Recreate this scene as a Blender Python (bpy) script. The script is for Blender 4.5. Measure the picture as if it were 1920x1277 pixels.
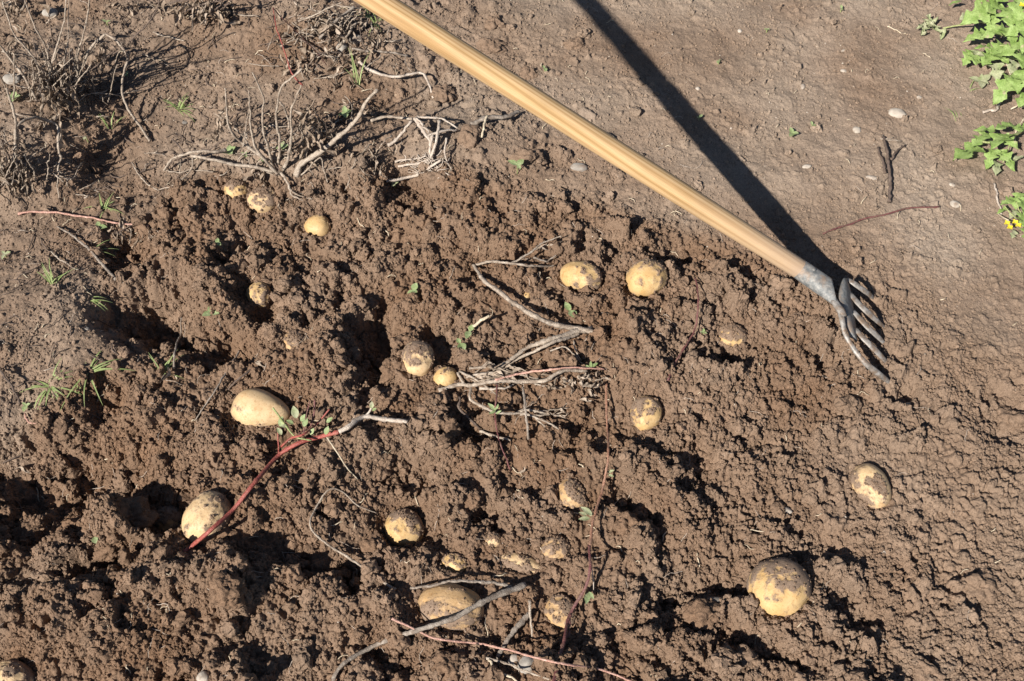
import bpy, bmesh, math, random
import numpy as np
from mathutils import Vector, noise as mnoise

for o in list(bpy.data.objects): bpy.data.objects.remove(o)
SC = bpy.context.scene
rng = np.random.default_rng(11)
random.seed(5)
R = math.radians

# ------------------------------------------------------------------ camera
CAM_H, PITCH, HFOV = 1.45, R(55), R(50)
cam_data = bpy.data.cameras.new('camera'); cam = bpy.data.objects.new('camera', cam_data)
SC.collection.objects.link(cam)
cam.location = (0, 0, CAM_H); cam.rotation_euler = (R(90) - PITCH, 0, 0)
cam_data.sensor_fit = 'HORIZONTAL'; cam_data.sensor_width = 36
cam_data.lens = 18 / math.tan(HFOV / 2); cam_data.clip_start = .02; cam_data.clip_end = 300
SC.camera = cam
SC.render.resolution_x, SC.render.resolution_y = 1024, 681

# ------------------------------------------------------------------ light
SUN_EL, SUN_AZ = 38.8, 48.5            # light travels towards +x (slightly +y)
w = bpy.data.worlds.new('World'); SC.world = w; w.use_nodes = True
wn = w.node_tree.nodes; wl = w.node_tree.links
sky = wn.new('ShaderNodeTexSky'); sky.sky_type = 'NISHITA'; sky.sun_disc = False
sky.sun_elevation = R(SUN_EL)
# direction TO the sun is (-cos az, -sin az); nishita rotation 0 = +Y, clockwise
_sx, _sy = -math.cos(R(SUN_AZ)), -math.sin(R(SUN_AZ))
sky.sun_rotation = math.atan2(_sx, _sy)
bg = wn['Background']; wl.new(sky.outputs[0], bg.inputs[0]); bg.inputs[1].default_value = .05
sky.air_density = .8; sky.dust_density = .3; sky.altitude = 300
SC.cycles.max_bounces = 4; SC.cycles.diffuse_bounces = 2
sd = bpy.data.lights.new('sun', 'SUN'); sun = bpy.data.objects.new('sun', sd); SC.collection.objects.link(sun)
sd.energy = 5.0; sd.angle = R(.65); sd.color = (1, .95, .87)
L = Vector((math.cos(R(SUN_EL)) * math.cos(R(SUN_AZ)), math.cos(R(SUN_EL)) * math.sin(R(SUN_AZ)), -math.sin(R(SUN_EL))))
sun.rotation_euler = L.to_track_quat('-Z', 'Y').to_euler(); sun.location = (-2, -1, 3)
SC.view_settings.view_transform = 'Standard'; SC.view_settings.look = 'None'
SC.view_settings.exposure = .66; SC.view_settings.gamma = 1

# ------------------------------------------------------------------ pixel <-> place
F = 960 / math.tan(HFOV / 2)
FW = np.array([0, math.cos(PITCH), -math.sin(PITCH)]); UP = np.array([0, math.sin(PITCH), math.cos(PITCH)])
CP = np.array([0, 0, CAM_H])
def ray(x, y): return FW + np.array([1., 0, 0]) * ((x - 960) / F) + UP * ((638.5 - y) / F)
def plane_pt(x, y, z=0.):
    r = ray(x, y); return CP + r * ((z - CAM_H) / r[2])
def depth_of(p): return float((np.asarray(p) - CP) @ FW)

# ------------------------------------------------------------------ materials
def new_mat(name):
    m = bpy.data.materials.new(name); m.use_nodes = True
    nt = m.node_tree; return m, nt, nt.nodes['Principled BSDF']
def N(nt, t, **k):
    n = nt.nodes.new(t)
    for a, v in k.items():
        if a.startswith('i_'):
            key = a[2:]; n.inputs[int(key) if key.isdigit() else key.replace('_', ' ')].default_value = v
        else: setattr(n, a, v)
    return n
def ramp(nt, src, stops):
    r = nt.nodes.new('ShaderNodeValToRGB'); e = r.color_ramp.elements
    while len(e) < len(stops): e.new(.5)
    for i, (p, c) in enumerate(stops): e[i].position = p; e[i].color = (*c, 1) if len(c) == 3 else c
    nt.links.new(src, r.inputs[0]); return r
def mixc(nt, fac, a, b, mode='MIX'):
    m = nt.nodes.new('ShaderNodeMix'); m.data_type = 'RGBA'; m.blend_type = mode
    for s, v in ((0, fac), (6, a), (7, b)):
        if hasattr(v, 'links') or hasattr(v, 'is_linked'): nt.links.new(v, m.inputs[s])
        elif s == 0: m.inputs[0].default_value = v
        else: m.inputs[s].default_value = (*v, 1)
    return m.outputs[2]
def pos_out(nt): return nt.nodes.new('ShaderNodeNewGeometry').outputs['Position']
def obj_out(nt): return nt.nodes.new('ShaderNodeTexCoord').outputs['Object']
def noise_tex(nt, vec, scale, detail=4, rough=.6):
    n = N(nt, 'ShaderNodeTexNoise', i_Scale=scale, i_Detail=detail, i_Roughness=rough); nt.links.new(vec, n.inputs['Vector']); return n.outputs[0]
def bump(nt, b, h, strength, dist, prev=None):
    n = N(nt, 'ShaderNodeBump', i_Strength=strength, i_Distance=dist); nt.links.new(h, n.inputs['Height'])
    if prev: nt.links.new(prev, n.inputs['Normal'])
    nt.links.new(n.outputs[0], b.inputs['Normal']); return n.outputs[0]

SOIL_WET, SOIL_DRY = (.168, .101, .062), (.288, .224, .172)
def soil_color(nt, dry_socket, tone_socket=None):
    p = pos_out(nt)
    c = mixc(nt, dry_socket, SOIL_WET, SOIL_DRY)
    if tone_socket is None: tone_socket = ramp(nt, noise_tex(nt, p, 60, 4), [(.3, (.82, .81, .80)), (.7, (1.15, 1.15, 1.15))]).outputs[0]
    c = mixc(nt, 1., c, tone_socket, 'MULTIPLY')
    fine = ramp(nt, noise_tex(nt, p, 560, 2), [(.3, (.72, .71, .70)), (.7, (1.24, 1.24, 1.24))])
    c = mixc(nt, 1., c, fine.outputs[0], 'MULTIPLY')
    return c, p
def make_soil(name='soil', instanced=False):
    m, nt, b = new_mat(name)
    at_ = N(nt, 'ShaderNodeAttribute', attribute_name='dry'); tn = N(nt, 'ShaderNodeAttribute', attribute_name='tone')
    if instanced: at_.attribute_type = tn.attribute_type = 'INSTANCER'
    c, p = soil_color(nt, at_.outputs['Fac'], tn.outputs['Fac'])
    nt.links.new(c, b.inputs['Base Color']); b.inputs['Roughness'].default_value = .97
    b.inputs['Specular IOR Level'].default_value = .12
    n1 = bump(nt, b, noise_tex(nt, p, 330, 2, .75), .8, .0022)
    if not instanced: bump(nt, b, noise_tex(nt, p, 950, 1, .7), .7, .0009, n1)
    return m
def make_potato(name, lo, hi, soil_dry=.45):
    m, nt, b = new_mat(name); o = obj_out(nt)
    at_ = N(nt, 'ShaderNodeAttribute', attribute_name='dirt')
    skin = ramp(nt, noise_tex(nt, o, 38, 4), [(.3, lo), (.7, hi)]).outputs[0]
    spk = ramp(nt, noise_tex(nt, o, 420, 2), [(.60, (1, 1, 1)), (.72, (.62, .52, .42))])
    skin = mixc(nt, 1., skin, spk.outputs[0], 'MULTIPLY')
    rus = ramp(nt, noise_tex(nt, o, 85, 5, .7), [(.52, (1, 1, 1)), (.70, (.72, .62, .50))])
    skin = mixc(nt, 1., skin, rus.outputs[0], 'MULTIPLY')
    dry = N(nt, 'ShaderNodeValue'); dry.outputs[0].default_value = soil_dry
    sc, p = soil_color(nt, dry.outputs[0])
    f = N(nt, 'ShaderNodeMath', operation='ADD'); nt.links.new(at_.outputs['Fac'], f.inputs[0])
    nz = N(nt, 'ShaderNodeMath', operation='MULTIPLY_ADD', i_1=.55, i_2=-.275)
    nt.links.new(noise_tex(nt, o, 240, 3), nz.inputs[0]); nt.links.new(nz.outputs[0], f.inputs[1])
    fr = ramp(nt, f.outputs[0], [(.30, (0, 0, 0)), (.48, (.42,) * 3), (.58, (1, 1, 1))])
    dm_ = ramp(nt, noise_tex(nt, o, 30, 4), [(.35, (.03,) * 3), (.7, (.36,) * 3)]); skin = mixc(nt, dm_.outputs[0], skin, (.42, .30, .19))
    nt.links.new(mixc(nt, fr.outputs[0], skin, sc), b.inputs['Base Color'])
    rr = ramp(nt, fr.outputs[0], [(0, (.52,) * 3), (1, (.97,) * 3)]); nt.links.new(rr.outputs[0], b.inputs['Roughness'])
    b.inputs['Specular IOR Level'].default_value = .3
    n1 = bump(nt, b, fr.outputs[0], .6, .0014)
    bump(nt, b, noise_tex(nt, o, 500, 3), .18, .0008, n1)
    return m
def make_stem(name, c1, c2, c3, rough=.85, dirty=.55):
    m, nt, b = new_mat(name); o = pos_out(nt)
    c = ramp(nt, noise_tex(nt, o, 160, 5, .7), [(.25, c1), (.5, c2), (.75, c3)]).outputs[0]
    d = ramp(nt, noise_tex(nt, o, 55, 4), [(.5, (0, 0, 0)), (.62, (dirty,) * 3)])
    c = mixc(nt, d.outputs[0], c, (.14, .095, .065))
    fb = ramp(nt, noise_tex(nt, o, 900, 2), [(.35, (.62, .60, .58)), (.6, (1.1, 1.1, 1.1))]); c = mixc(nt, 1., c, fb.outputs[0], 'MULTIPLY')
    nt.links.new(c, b.inputs['Base Color']); b.inputs['Roughness'].default_value = rough
    bump(nt, b, noise_tex(nt, o, 600, 3), .8, .0016); return m
def make_leaf(name, c1, c2, trans=.25, edge=None):
    m, nt, b = new_mat(name); o = pos_out(nt)
    c = ramp(nt, noise_tex(nt, o, 70, 4), [(.3, c1), (.7, c2)]).outputs[0]
    v = ramp(nt, noise_tex(nt, o, 420, 2), [(.35, (.8, .8, .8)), (.65, (1.15, 1.15, 1.15))])
    c = mixc(nt, 1., c, v.outputs[0], 'MULTIPLY')
    if edge:
        e = ramp(nt, noise_tex(nt, o, 34, 3), [(.62, (0, 0, 0)), (.70, (1, 1, 1))]); c = mixc(nt, e.outputs[0], c, edge)
    nt.links.new(c, b.inputs['Base Color']); b.inputs['Roughness'].default_value = .6
    b.inputs['Specular IOR Level'].default_value = .3
    t = N(nt, 'ShaderNodeBsdfTranslucent'); nt.links.new(c, t.inputs[0])
    mx = N(nt, 'ShaderNodeMixShader', i_0=trans); nt.links.new(b.outputs[0], mx.inputs[1]); nt.links.new(t.outputs[0], mx.inputs[2])
    nt.links.new(mx.outputs[0], nt.nodes['Material Output'].inputs[0])
    bump(nt, b, noise_tex(nt, o, 260, 3), .5, .0015); return m
def make_stone(name, c1, c2):
    m, nt, b = new_mat(name); o = pos_out(nt)
    c = ramp(nt, noise_tex(nt, o, 90, 5), [(.3, c1), (.7, c2)]).outputs[0]
    d = ramp(nt, noise_tex(nt, o, 60, 4), [(.52, (0, 0, 0)), (.68, (.8,) * 3)]); c = mixc(nt, d.outputs[0], c, (.2, .14, .1))
    nt.links.new(c, b.inputs['Base Color']); b.inputs['Roughness'].default_value = .8
    bump(nt, b, noise_tex(nt, o, 400, 4), .4, .001); return m
def make_wood():
    m, nt, b = new_mat('varnished_ash_wood'); o = obj_out(nt)      # object z runs along the handle
    mp = N(nt, 'ShaderNodeMapping'); mp.inputs['Scale'].default_value = (1, 1, .045); mp.inputs['Rotation'].default_value = (R(1.2), R(2.2), 0)
    nt.links.new(o, mp.inputs[0])
    wv = N(nt, 'ShaderNodeTexWave', wave_type='BANDS', bands_direction='X', i_Scale=26., i_Distortion=14., i_Detail=2.5, i_Detail_Scale=.55)
    nt.links.new(mp.outputs[0], wv.inputs[0])
    c = ramp(nt, wv.outputs[0], [(0, (.44, .275, .125)), (.10, (.58, .39, .195)), (.5, (.66, .465, .255)), (.85, (.63, .43, .23)), (1, (.48, .305, .145))]).outputs[0]
    mp2 = N(nt, 'ShaderNodeMapping'); mp2.inputs['Scale'].default_value = (1, 1, .02); nt.links.new(o, mp2.inputs[0])
    fib = ramp(nt, noise_tex(nt, mp2.outputs[0], 900, 3), [(.3, (.84, .82, .80)), (.7, (1.08, 1.08, 1.08))]); c = mixc(nt, 1., c, fib.outputs[0], 'MULTIPLY')
    big = ramp(nt, noise_tex(nt, o, 6, 3), [(.35, (.90, .88, .86)), (.65, (1.06, 1.05, 1.04))]); c = mixc(nt, 1., c, big.outputs[0], 'MULTIPLY')
    # grey worn, soiled end near the socket
    sx = N(nt, 'ShaderNodeSeparateXYZ'); nt.links.new(o, sx.inputs[0])
    ad = N(nt, 'ShaderNodeMath', operation='MULTIPLY_ADD', i_1=.16, i_2=-.08); nt.links.new(noise_tex(nt, o, 22, 4), ad.inputs[0])
    a2 = N(nt, 'ShaderNodeMath', operation='ADD'); nt.links.new(sx.outputs[2], a2.inputs[0]); nt.links.new(ad.outputs[0], a2.inputs[1])
    gr = ramp(nt, a2.outputs[0], [(.0, (.8,) * 3), (.05, (.55,) * 3), (.26, (0, 0, 0))]); c = mixc(nt, gr.outputs[0], c, (.44, .32, .235))
    sm = ramp(nt, noise_tex(nt, mp2.outputs[0], 30, 4), [(.54, (0, 0, 0)), (.72, (.30,) * 3)]); c = mixc(nt, sm.outputs[0], c, (.40, .27, .16))
    du = ramp(nt, noise_tex(nt, o, 130, 5, .7), [(.60, (0, 0, 0)), (.75, (.35,) * 3)]); c = mixc(nt, du.outputs[0], c, (.36, .25, .17))
    nt.links.new(c, b.inputs['Base Color']); b.inputs['Roughness'].default_value = .55; b.inputs['Specular IOR Level'].default_value = .3
    bump(nt, b, noise_tex(nt, mp2.outputs[0], 600, 3), .12, .0006); return m
def make_steel():
    m, nt, b = new_mat('worn_painted_steel'); o = pos_out(nt)
    c = ramp(nt, noise_tex(nt, o, 110, 6, .75), [(.34, (.10, .108, .11)), (.50, (.20, .20, .195)), (.62, (.32, .305, .28)), (.74, (.40, .37, .33))]).outputs[0]
    d = ramp(nt, noise_tex(nt, o, 45, 5), [(.48, (0, 0, 0)), (.64, (.85,) * 3)]); c = mixc(nt, d.outputs[0], c, (.27, .19, .135))
    nt.links.new(c, b.inputs['Base Color']); b.inputs['Metallic'].default_value = .15; b.inputs['Roughness'].default_value = .6
    bump(nt, b, noise_tex(nt, o, 350, 4), .35, .001); return m
def make_tine():
    m, nt, b = new_mat('soil_polished_steel'); o = pos_out(nt)
    c = ramp(nt, noise_tex(nt, o, 120, 6, .75), [(.34, (.13, .115, .10)), (.5, (.28, .255, .23)), (.68, (.44, .41, .38))]).outputs[0]
    d = ramp(nt, noise_tex(nt, o, 70, 5), [(.46, (0, 0, 0)), (.62, (.9,) * 3)]); c = mixc(nt, d.outputs[0], c, (.20, .135, .09))
    nt.links.new(c, b.inputs['Base Color']); b.inputs['Metallic'].default_value = .25; b.inputs['Roughness'].default_value = .55
    bump(nt, b, noise_tex(nt, o, 350, 4), .35, .001); return m

M = dict(
    soil=make_soil(), crumb=make_soil('soil_crumb', True),
    yellow=make_potato('yellow_potato_skin', (.47, .285, .11), (.66, .465, .22)),
    pale=make_potato('pale_potato_skin', (.52, .345, .175), (.72, .53, .31)),
    buff=make_potato('buff_potato_skin', (.40, .245, .11), (.55, .36, .18)),
    drystem=make_stem('dry_stem', (.20, .15, .11), (.40, .325, .255), (.58, .50, .415)),
    greystem=make_stem('weathered_stick', (.14, .115, .095), (.30, .25, .205), (.46, .40, .34)),
    darkstem=make_stem('dark_twig', (.06, .042, .034), (.13, .092, .072), (.22, .165, .13)),
    redstem=make_stem('red_stem', (.22, .045, .04), (.36, .085, .065), (.45, .17, .12), .5, .35),
    purplestem=make_stem('purple_stem', (.085, .028, .032), (.17, .058, .055), (.27, .13, .10), .55, .5),
    rust=make_stem('rust_stem', (.20, .095, .06), (.32, .16, .10), (.42, .25, .17), .6, .4),
    pinkstem=make_stem('pink_stem', (.40, .20, .15), (.55, .31, .24), (.66, .46, .38), .6, .2),
    straw=make_stem('straw', (.45, .36, .24), (.60, .50, .36), (.72, .62, .48), .7, .15),
    root=make_stem('pale_root', (.38, .30, .24), (.55, .46, .38), (.66, .58, .50), .8, .3),
    greenstem=make_stem('green_stem', (.22, .28, .08), (.34, .38, .15), (.45, .45, .24), .6, .15),
    deadleaf=make_leaf('withered_leaf', (.18, .13, .09), (.42, .325, .245), .12),
    tanleaf=make_leaf('tan_dead_leaf', (.28, .215, .16), (.47, .38, .30), .1),
    green=make_leaf('green_leaf', (.20, .31, .07), (.36, .47, .17), .25, (.42, .37, .22)),
    fresh=make_leaf('fresh_leaf', (.24, .32, .12), (.42, .49, .26), .3),
    grass=make_leaf('grass_blade', (.22, .29, .09), (.40, .46, .21), .25),
    petal=make_leaf('yellow_petal', (.80, .62, .02), (.88, .74, .08), .2),
    wilt=make_leaf('wilted_leaf', (.24, .29, .13), (.46, .44, .30), .15),
    stone=make_stone('pale_stone', (.32, .275, .225), (.50, .43, .36)),
    grey=make_stone('grey_stone', (.24, .21, .18), (.38, .345, .30)),
    dark=make_stone('dark_stone', (.10, .09, .08), (.20, .175, .15)),
    wood=make_wood(), steel=make_steel(), tine=make_tine())

# ------------------------------------------------------------------ object helpers
def mesh_obj(name, verts, faces, mat, parent=None, smooth=True, attrs=None, origin=None):
    v = np.asarray(verts, dtype=np.float64)
    if parent is not None: off = np.array(parent['_o'])
    elif origin is not None: off = np.asarray(origin)
    else: off = np.zeros(3)
    me = bpy.data.meshes.new(name); me.from_pydata((v - off).tolist(), [], faces)
    if smooth: me.polygons.foreach_set('use_smooth', [True] * len(me.polygons))
    me.materials.append(M[mat] if isinstance(mat, str) else mat)
    for k, a in (attrs or {}).items():
        at_ = me.attributes.new(k, 'FLOAT', 'POINT'); at_.data.foreach_set('value', np.asarray(a, dtype=np.float32))
    me.update()
    o = bpy.data.objects.new(name, me); SC.collection.objects.link(o)
    if parent is not None: o.parent = parent
    else: o.location = off
    return o
def tag(o, label, cat=None, group=None, kind=None):
    o['label'] = label
    if cat: o['category'] = cat
    if group: o['group'] = group
    if kind: o['kind'] = kind
    return o
def thing(name, label, cat, loc, group=None):
    o = bpy.data.objects.new(name, None); SC.collection.objects.link(o); o.empty_display_size = .02
    o.location = loc; o['_o'] = [float(c) for c in loc]; tag(o, label, cat, group); return o

# ------------------------------------------------------------------ terrain raster
X0, X1, Y0, Y1, DX = -1.32, 1.32, .34, 2.10, .00125
nx, ny = int((X1 - X0) / DX) + 1, int((Y1 - Y0) / DX) + 1
gx = (X0 + np.arange(nx) * DX).astype(np.float32); gy = (Y0 + np.arange(ny) * DX).astype(np.float32)
GX, GY = np.meshgrid(gx, gy)
def vnoise(cell, seed):
    r = np.random.default_rng(seed); lx = int(nx * DX / cell) + 4; ly = int(ny * DX / cell) + 4
    lat = r.uniform(-1, 1, (ly, lx)).astype(np.float32)
    def prep(n):
        t = np.arange(n) * DX / cell + .37; i = t.astype(int); f = (t - i).astype(np.float32)
        f = f * f * f * (f * (f * 6 - 15) + 10); return i, f
    ix, fx = prep(nx); iy, fy = prep(ny)
    row = lat[:, ix] * (1 - fx) + lat[:, ix + 1] * fx
    return row[iy] * (1 - fy[:, None]) + row[iy + 1] * fy[:, None]
def fbm(cell, seed, octs=4, gain=.5):
    a, s, out = 1., 0., 0
    for k in range(octs):
        out = out + a * vnoise(cell / 2 ** k, seed + 31 * k); s += a; a *= gain
    return out / s
def blur(a, r):
    for ax in (0, 1):
        for _ in range(2):
            p = np.pad(a, [(r + 1, r) if i == ax else (0, 0) for i in (0, 1)], mode='edge')
            c = np.cumsum(p, axis=ax, dtype=np.float64)
            n = a.shape[ax]; hi = np.take(c, np.arange(2 * r + 1, 2 * r + 1 + n), axis=ax); lo = np.take(c, np.arange(0, n), axis=ax)
            a = ((hi - lo) / (2 * r + 1)).astype(np.float32)
    return a
def poly_mask(pts, r):
    P = [plane_pt(x, y)[:2] for x, y in pts]; inside = np.zeros(GX.shape, bool)
    for i in range(len(P)):
        (xa, ya), (xb, yb) = P[i], P[i - 1]
        if ya == yb: continue
        inside ^= ((ya > WGY) != (yb > WGY)) & (WGX < (xb - xa) * (WGY - ya) / (yb - ya) + xa)
    return blur(inside.astype(np.float32), r)
WXn = fbm(.06, 1, 3); WYn = fbm(.06, 2, 3); WX2 = vnoise(.011, 3) + .5 * vnoise(.0055, 5); WY2 = vnoise(.011, 4) + .5 * vnoise(.0055, 6)
WGX = GX + .024 * WXn + .003 * WX2; WGY = GY + .024 * WYn + .003 * WY2

DUG = poly_mask([(205, 470), (300, 375), (400, 335), (470, 350), (560, 350), (700, 340), (780, 320), (900, 340), (1040, 360), (1190, 420), (1350, 440),
                 (1480, 500), (1590, 590), (1640, 720), (1500, 850), (1480, 980), (1600, 1080), (1650, 1300), (1650, 1500), (-200, 1500), (-200, 860), (20, 850), (80, 780),
                 (190, 700), (330, 660), (215, 600)], 12)
CRK = poly_mask([(1330, 420), (1560, 520), (1640, 450), (1720, 520), (1780, 620), (1990, 700), (2100, 1400), (1150, 1400), (1250, 1000), (1200, 800), (1290, 620)], 45)
LUMPY = poly_mask([(690, 60), (800, -20), (960, 40), (1060, 150), (1150, 300), (1350, 420), (1100, 400), (800, 350), (700, 200)], 30)
LEFT = poly_mask([(-300, -60), (740, -60), (720, 330), (420, 330), (210, 470), (210, 600), (200, 720), (0, 850), (-300, 850)], 25)

H = np.zeros(GX.shape, np.float32)
def blob(px, py, rx, ry, amp, rot=0, sharp=1.0, warp=True):
    p = plane_pt(px, py); d = depth_of(p); s = d / F; view = math.asin((CAM_H) / np.linalg.norm(p - CP))
    a, b = rx * s, ry * s / math.sin(view)
    gxx, gyy = (WGX, WGY) if warp else (GX, GY)
    R_ = 2.6 * max(a, b)
    i0, i1 = np.searchsorted(gx, [p[0] - R_, p[0] + R_]); j0, j1 = np.searchsorted(gy, [p[1] - R_, p[1] + R_])
    sl = (slice(max(j0, 0), j1), slice(max(i0, 0), i1))
    dx, dy = gxx[sl] - p[0], gyy[sl] - p[1]; c, s_ = math.cos(R(rot)), math.sin(R(rot))
    q = ((dx * c + dy * s_) / a) ** 2 + ((-dx * s_ + dy * c) / b) ** 2
    H[sl] += amp * np.exp(-np.minimum(q, 60) ** sharp)
# ridges and broad relief
for b in [(40, 190, 150, 110, .055, 0, 1.4), (30, 330, 110, 70, .03, 0, 1.2), (300, 250, 130, 110, -.02), (560, 290, 190, 60, .055, 0, 1.2), (640, 60, 130, 60, .035),
          (60, 620, 200, 110, .035, 0, 1.4), (880, 290, 120, 60, .03), (420, 0, 60, 40, .03), (600, 470, 220, 90, -.02), (1150, 640, 240, 160, .02),
          (1560, 600, 120, 60, .010), (850, 1000, 300, 120, -.015), (150, 1180, 220, 60, .03), (420, 1120, 120, 70, .02)]: blob(*b)
# pits
for b in [(285, 582, 88, 50, -.095, -8, 1.9), (380, 640, 92, 36, -.068, -12, 1.7), (245, 470, 40, 32, -.045, 0, 1.6), (705, 630, 34, 54, -.07, 8, 1.5), (720, 705, 30, 44, -.045, 0, 1.3),
          (95, 885, 165, 66, -.07, -4, 1.8), (40, 985, 85, 40, -.04, 0, 1.5), (195, 755, 30, 42, -.045, 0, 1.6), (300, 950, 55, 50, -.055, 0, 1.8), (200, 1050, 95, 16, -.045, 14, 1.6),
          (770, 352, 42, 34, -.05, 0, 2), (775, 890, 60, 36, -.05, -15, 1.7), (545, 1055, 34, 34, -.045, 20, 1.6), (690, 1000, 60, 40, -.03), (790, 985, 45, 45, -.04, 0, 1.5),
          (905, 965, 60, 26, -.04, -10, 1.6), (1190, 955, 50, 44, -.045, 0, 1.8), (1290, 1120, 75, 32, -.05, -10, 1.6), (1380, 1100, 45, 22, -.04), (1520, 1030, 50, 44, -.03, 0, 1.6),
          (1420, 1215, 75, 26, -.04, -18, 1.6), (640, 1090, 60, 30, -.04, -20, 1.5), (895, 800, 50, 30, -.035, -20, 1.5), (1300, 870, 34, 55, -.035, 30, 1.5), (500, 590, 34, 26, -.05, 20, 1.6),
          (425, 470, 20, 40, -.035, 0, 1.6), (1600, 1140, 56, 26, -.03, -20, 1.5), (1270, 490, 44, 24, -.03, 0, 1.5), (820, 640, 26, 40, -.035, 0, 1.6), (200, 300, 50, 40, -.025, -25, 1.6),
          (180, 150, 60, 40, -.035, 0, 1.6), (545, 800, 60, 40, -.01), (1080, 780, 90, 30, -.02), (560, 730, 34, 20, -.02), (860, 1210, 90, 26, -.03), (700, 1230, 60, 24, -.035),
          (1360, 675, 20, 30, -.035, 0, 1.8), (1545, 700, 20, 60, -.02, 40, 1.5), (1700, 745, 18, 24, -.03, 35, 1.6), (1890, 770, 50, 60, -.035, 0, 1.6), (900, 490, 16, 40, -.02)]: blob(*b[:4], b[4] * (1.1 if b[4] <= -.06 else .85), *b[5:])  # the pit at the right edge is added in place of a soft shadow
# lumps
for b in [(400, 520, 62, 62, .03, 0, 1.8), (430, 590, 50, 24, .02), (620, 640, 62, 48, .04, 0, 1.8), (600, 715, 90, 34, .035, 0, 1.5), (225, 985, 62, 50, .05, 0, 2), (255, 1000, 40, 40, .01),
          (310, 1075, 52, 46, .045, 0, 1.8), (410, 1090, 60, 46, .035, -20, 1.7), (110, 1130, 60, 34, .03), (500, 930, 90, 40, .02), (640, 860, 80, 40, .03, 0, 1.5), (840, 940, 50, 30, .03, 0, 1.6),
          (790, 850, 70, 40, .02), (1190, 690, 80, 50, .03, 0, 1.4), (1230, 900, 70, 60, .03, 0, 1.5), (1320, 960, 80, 50, .015), (1190, 1000, 34, 30, .04, 0, 2), (1330, 1140, 46, 40, .035, 0, 1.8),
          (1500, 1190, 90, 40, .025), (1150, 1080, 70, 50, .03, 0, 1.5), (860, 1230, 60, 40, .03, 0, 1.6), (700, 1140, 70, 40, .03, 0, 1.6), (760, 1050, 60, 30, .02), (640, 990, 60, 36, .025),
          (1050, 740, 60, 30, .012), (560, 920, 60, 40, .015), (1380, 740, 60, 60, .015), (870, 720, 40, 30, -.01), (740, 690, 26, 26, .035, 0, 2), (1130, 540, 60, 30, .012)]: blob(*b[:4], b[4] * .85, *b[5:])
H += .009 * fbm(.22, 11, 3) * (.5 + .5 * DUG) + fbm(.075, 12, 4) * (.0055 + .011 * DUG + .004 * LUMPY + .006 * LEFT)
BASE = blur(H, 9)

def sample(A, x, y):
    # beyond the surveyed patch the relief goes on, mirrored at its edges
    fx = np.abs((np.asarray(x, dtype=np.float64) - X0) / DX) % (2 * (nx - 1)); fy = np.abs((np.asarray(y, dtype=np.float64) - Y0) / DX) % (2 * (ny - 1))
    fx = np.clip(np.minimum(fx, 2 * (nx - 1) - fx), 0, nx - 1.001); fy = np.clip(np.minimum(fy, 2 * (ny - 1) - fy), 0, ny - 1.001)
    i, j = fx.astype(int), fy.astype(int); u, v = fx - i, fy - j
    return (A[j, i] * (1 - u) + A[j, i + 1] * u) * (1 - v) + (A[j + 1, i] * (1 - u) + A[j + 1, i + 1] * u) * v
def march(px, py, h=0., A=None):
    A = BASE if A is None else A; r = ray(px, py)
    z = np.linspace(.30, -.25, 700) + h; P = CP[None] + r[None] * ((z - CAM_H) / r[2])[:, None]
    below = P[:, 2] <= sample(A, P[:, 0], P[:, 1]) + h
    k = int(np.argmax(below)) if below.any() else 699
    return P[k]

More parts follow.
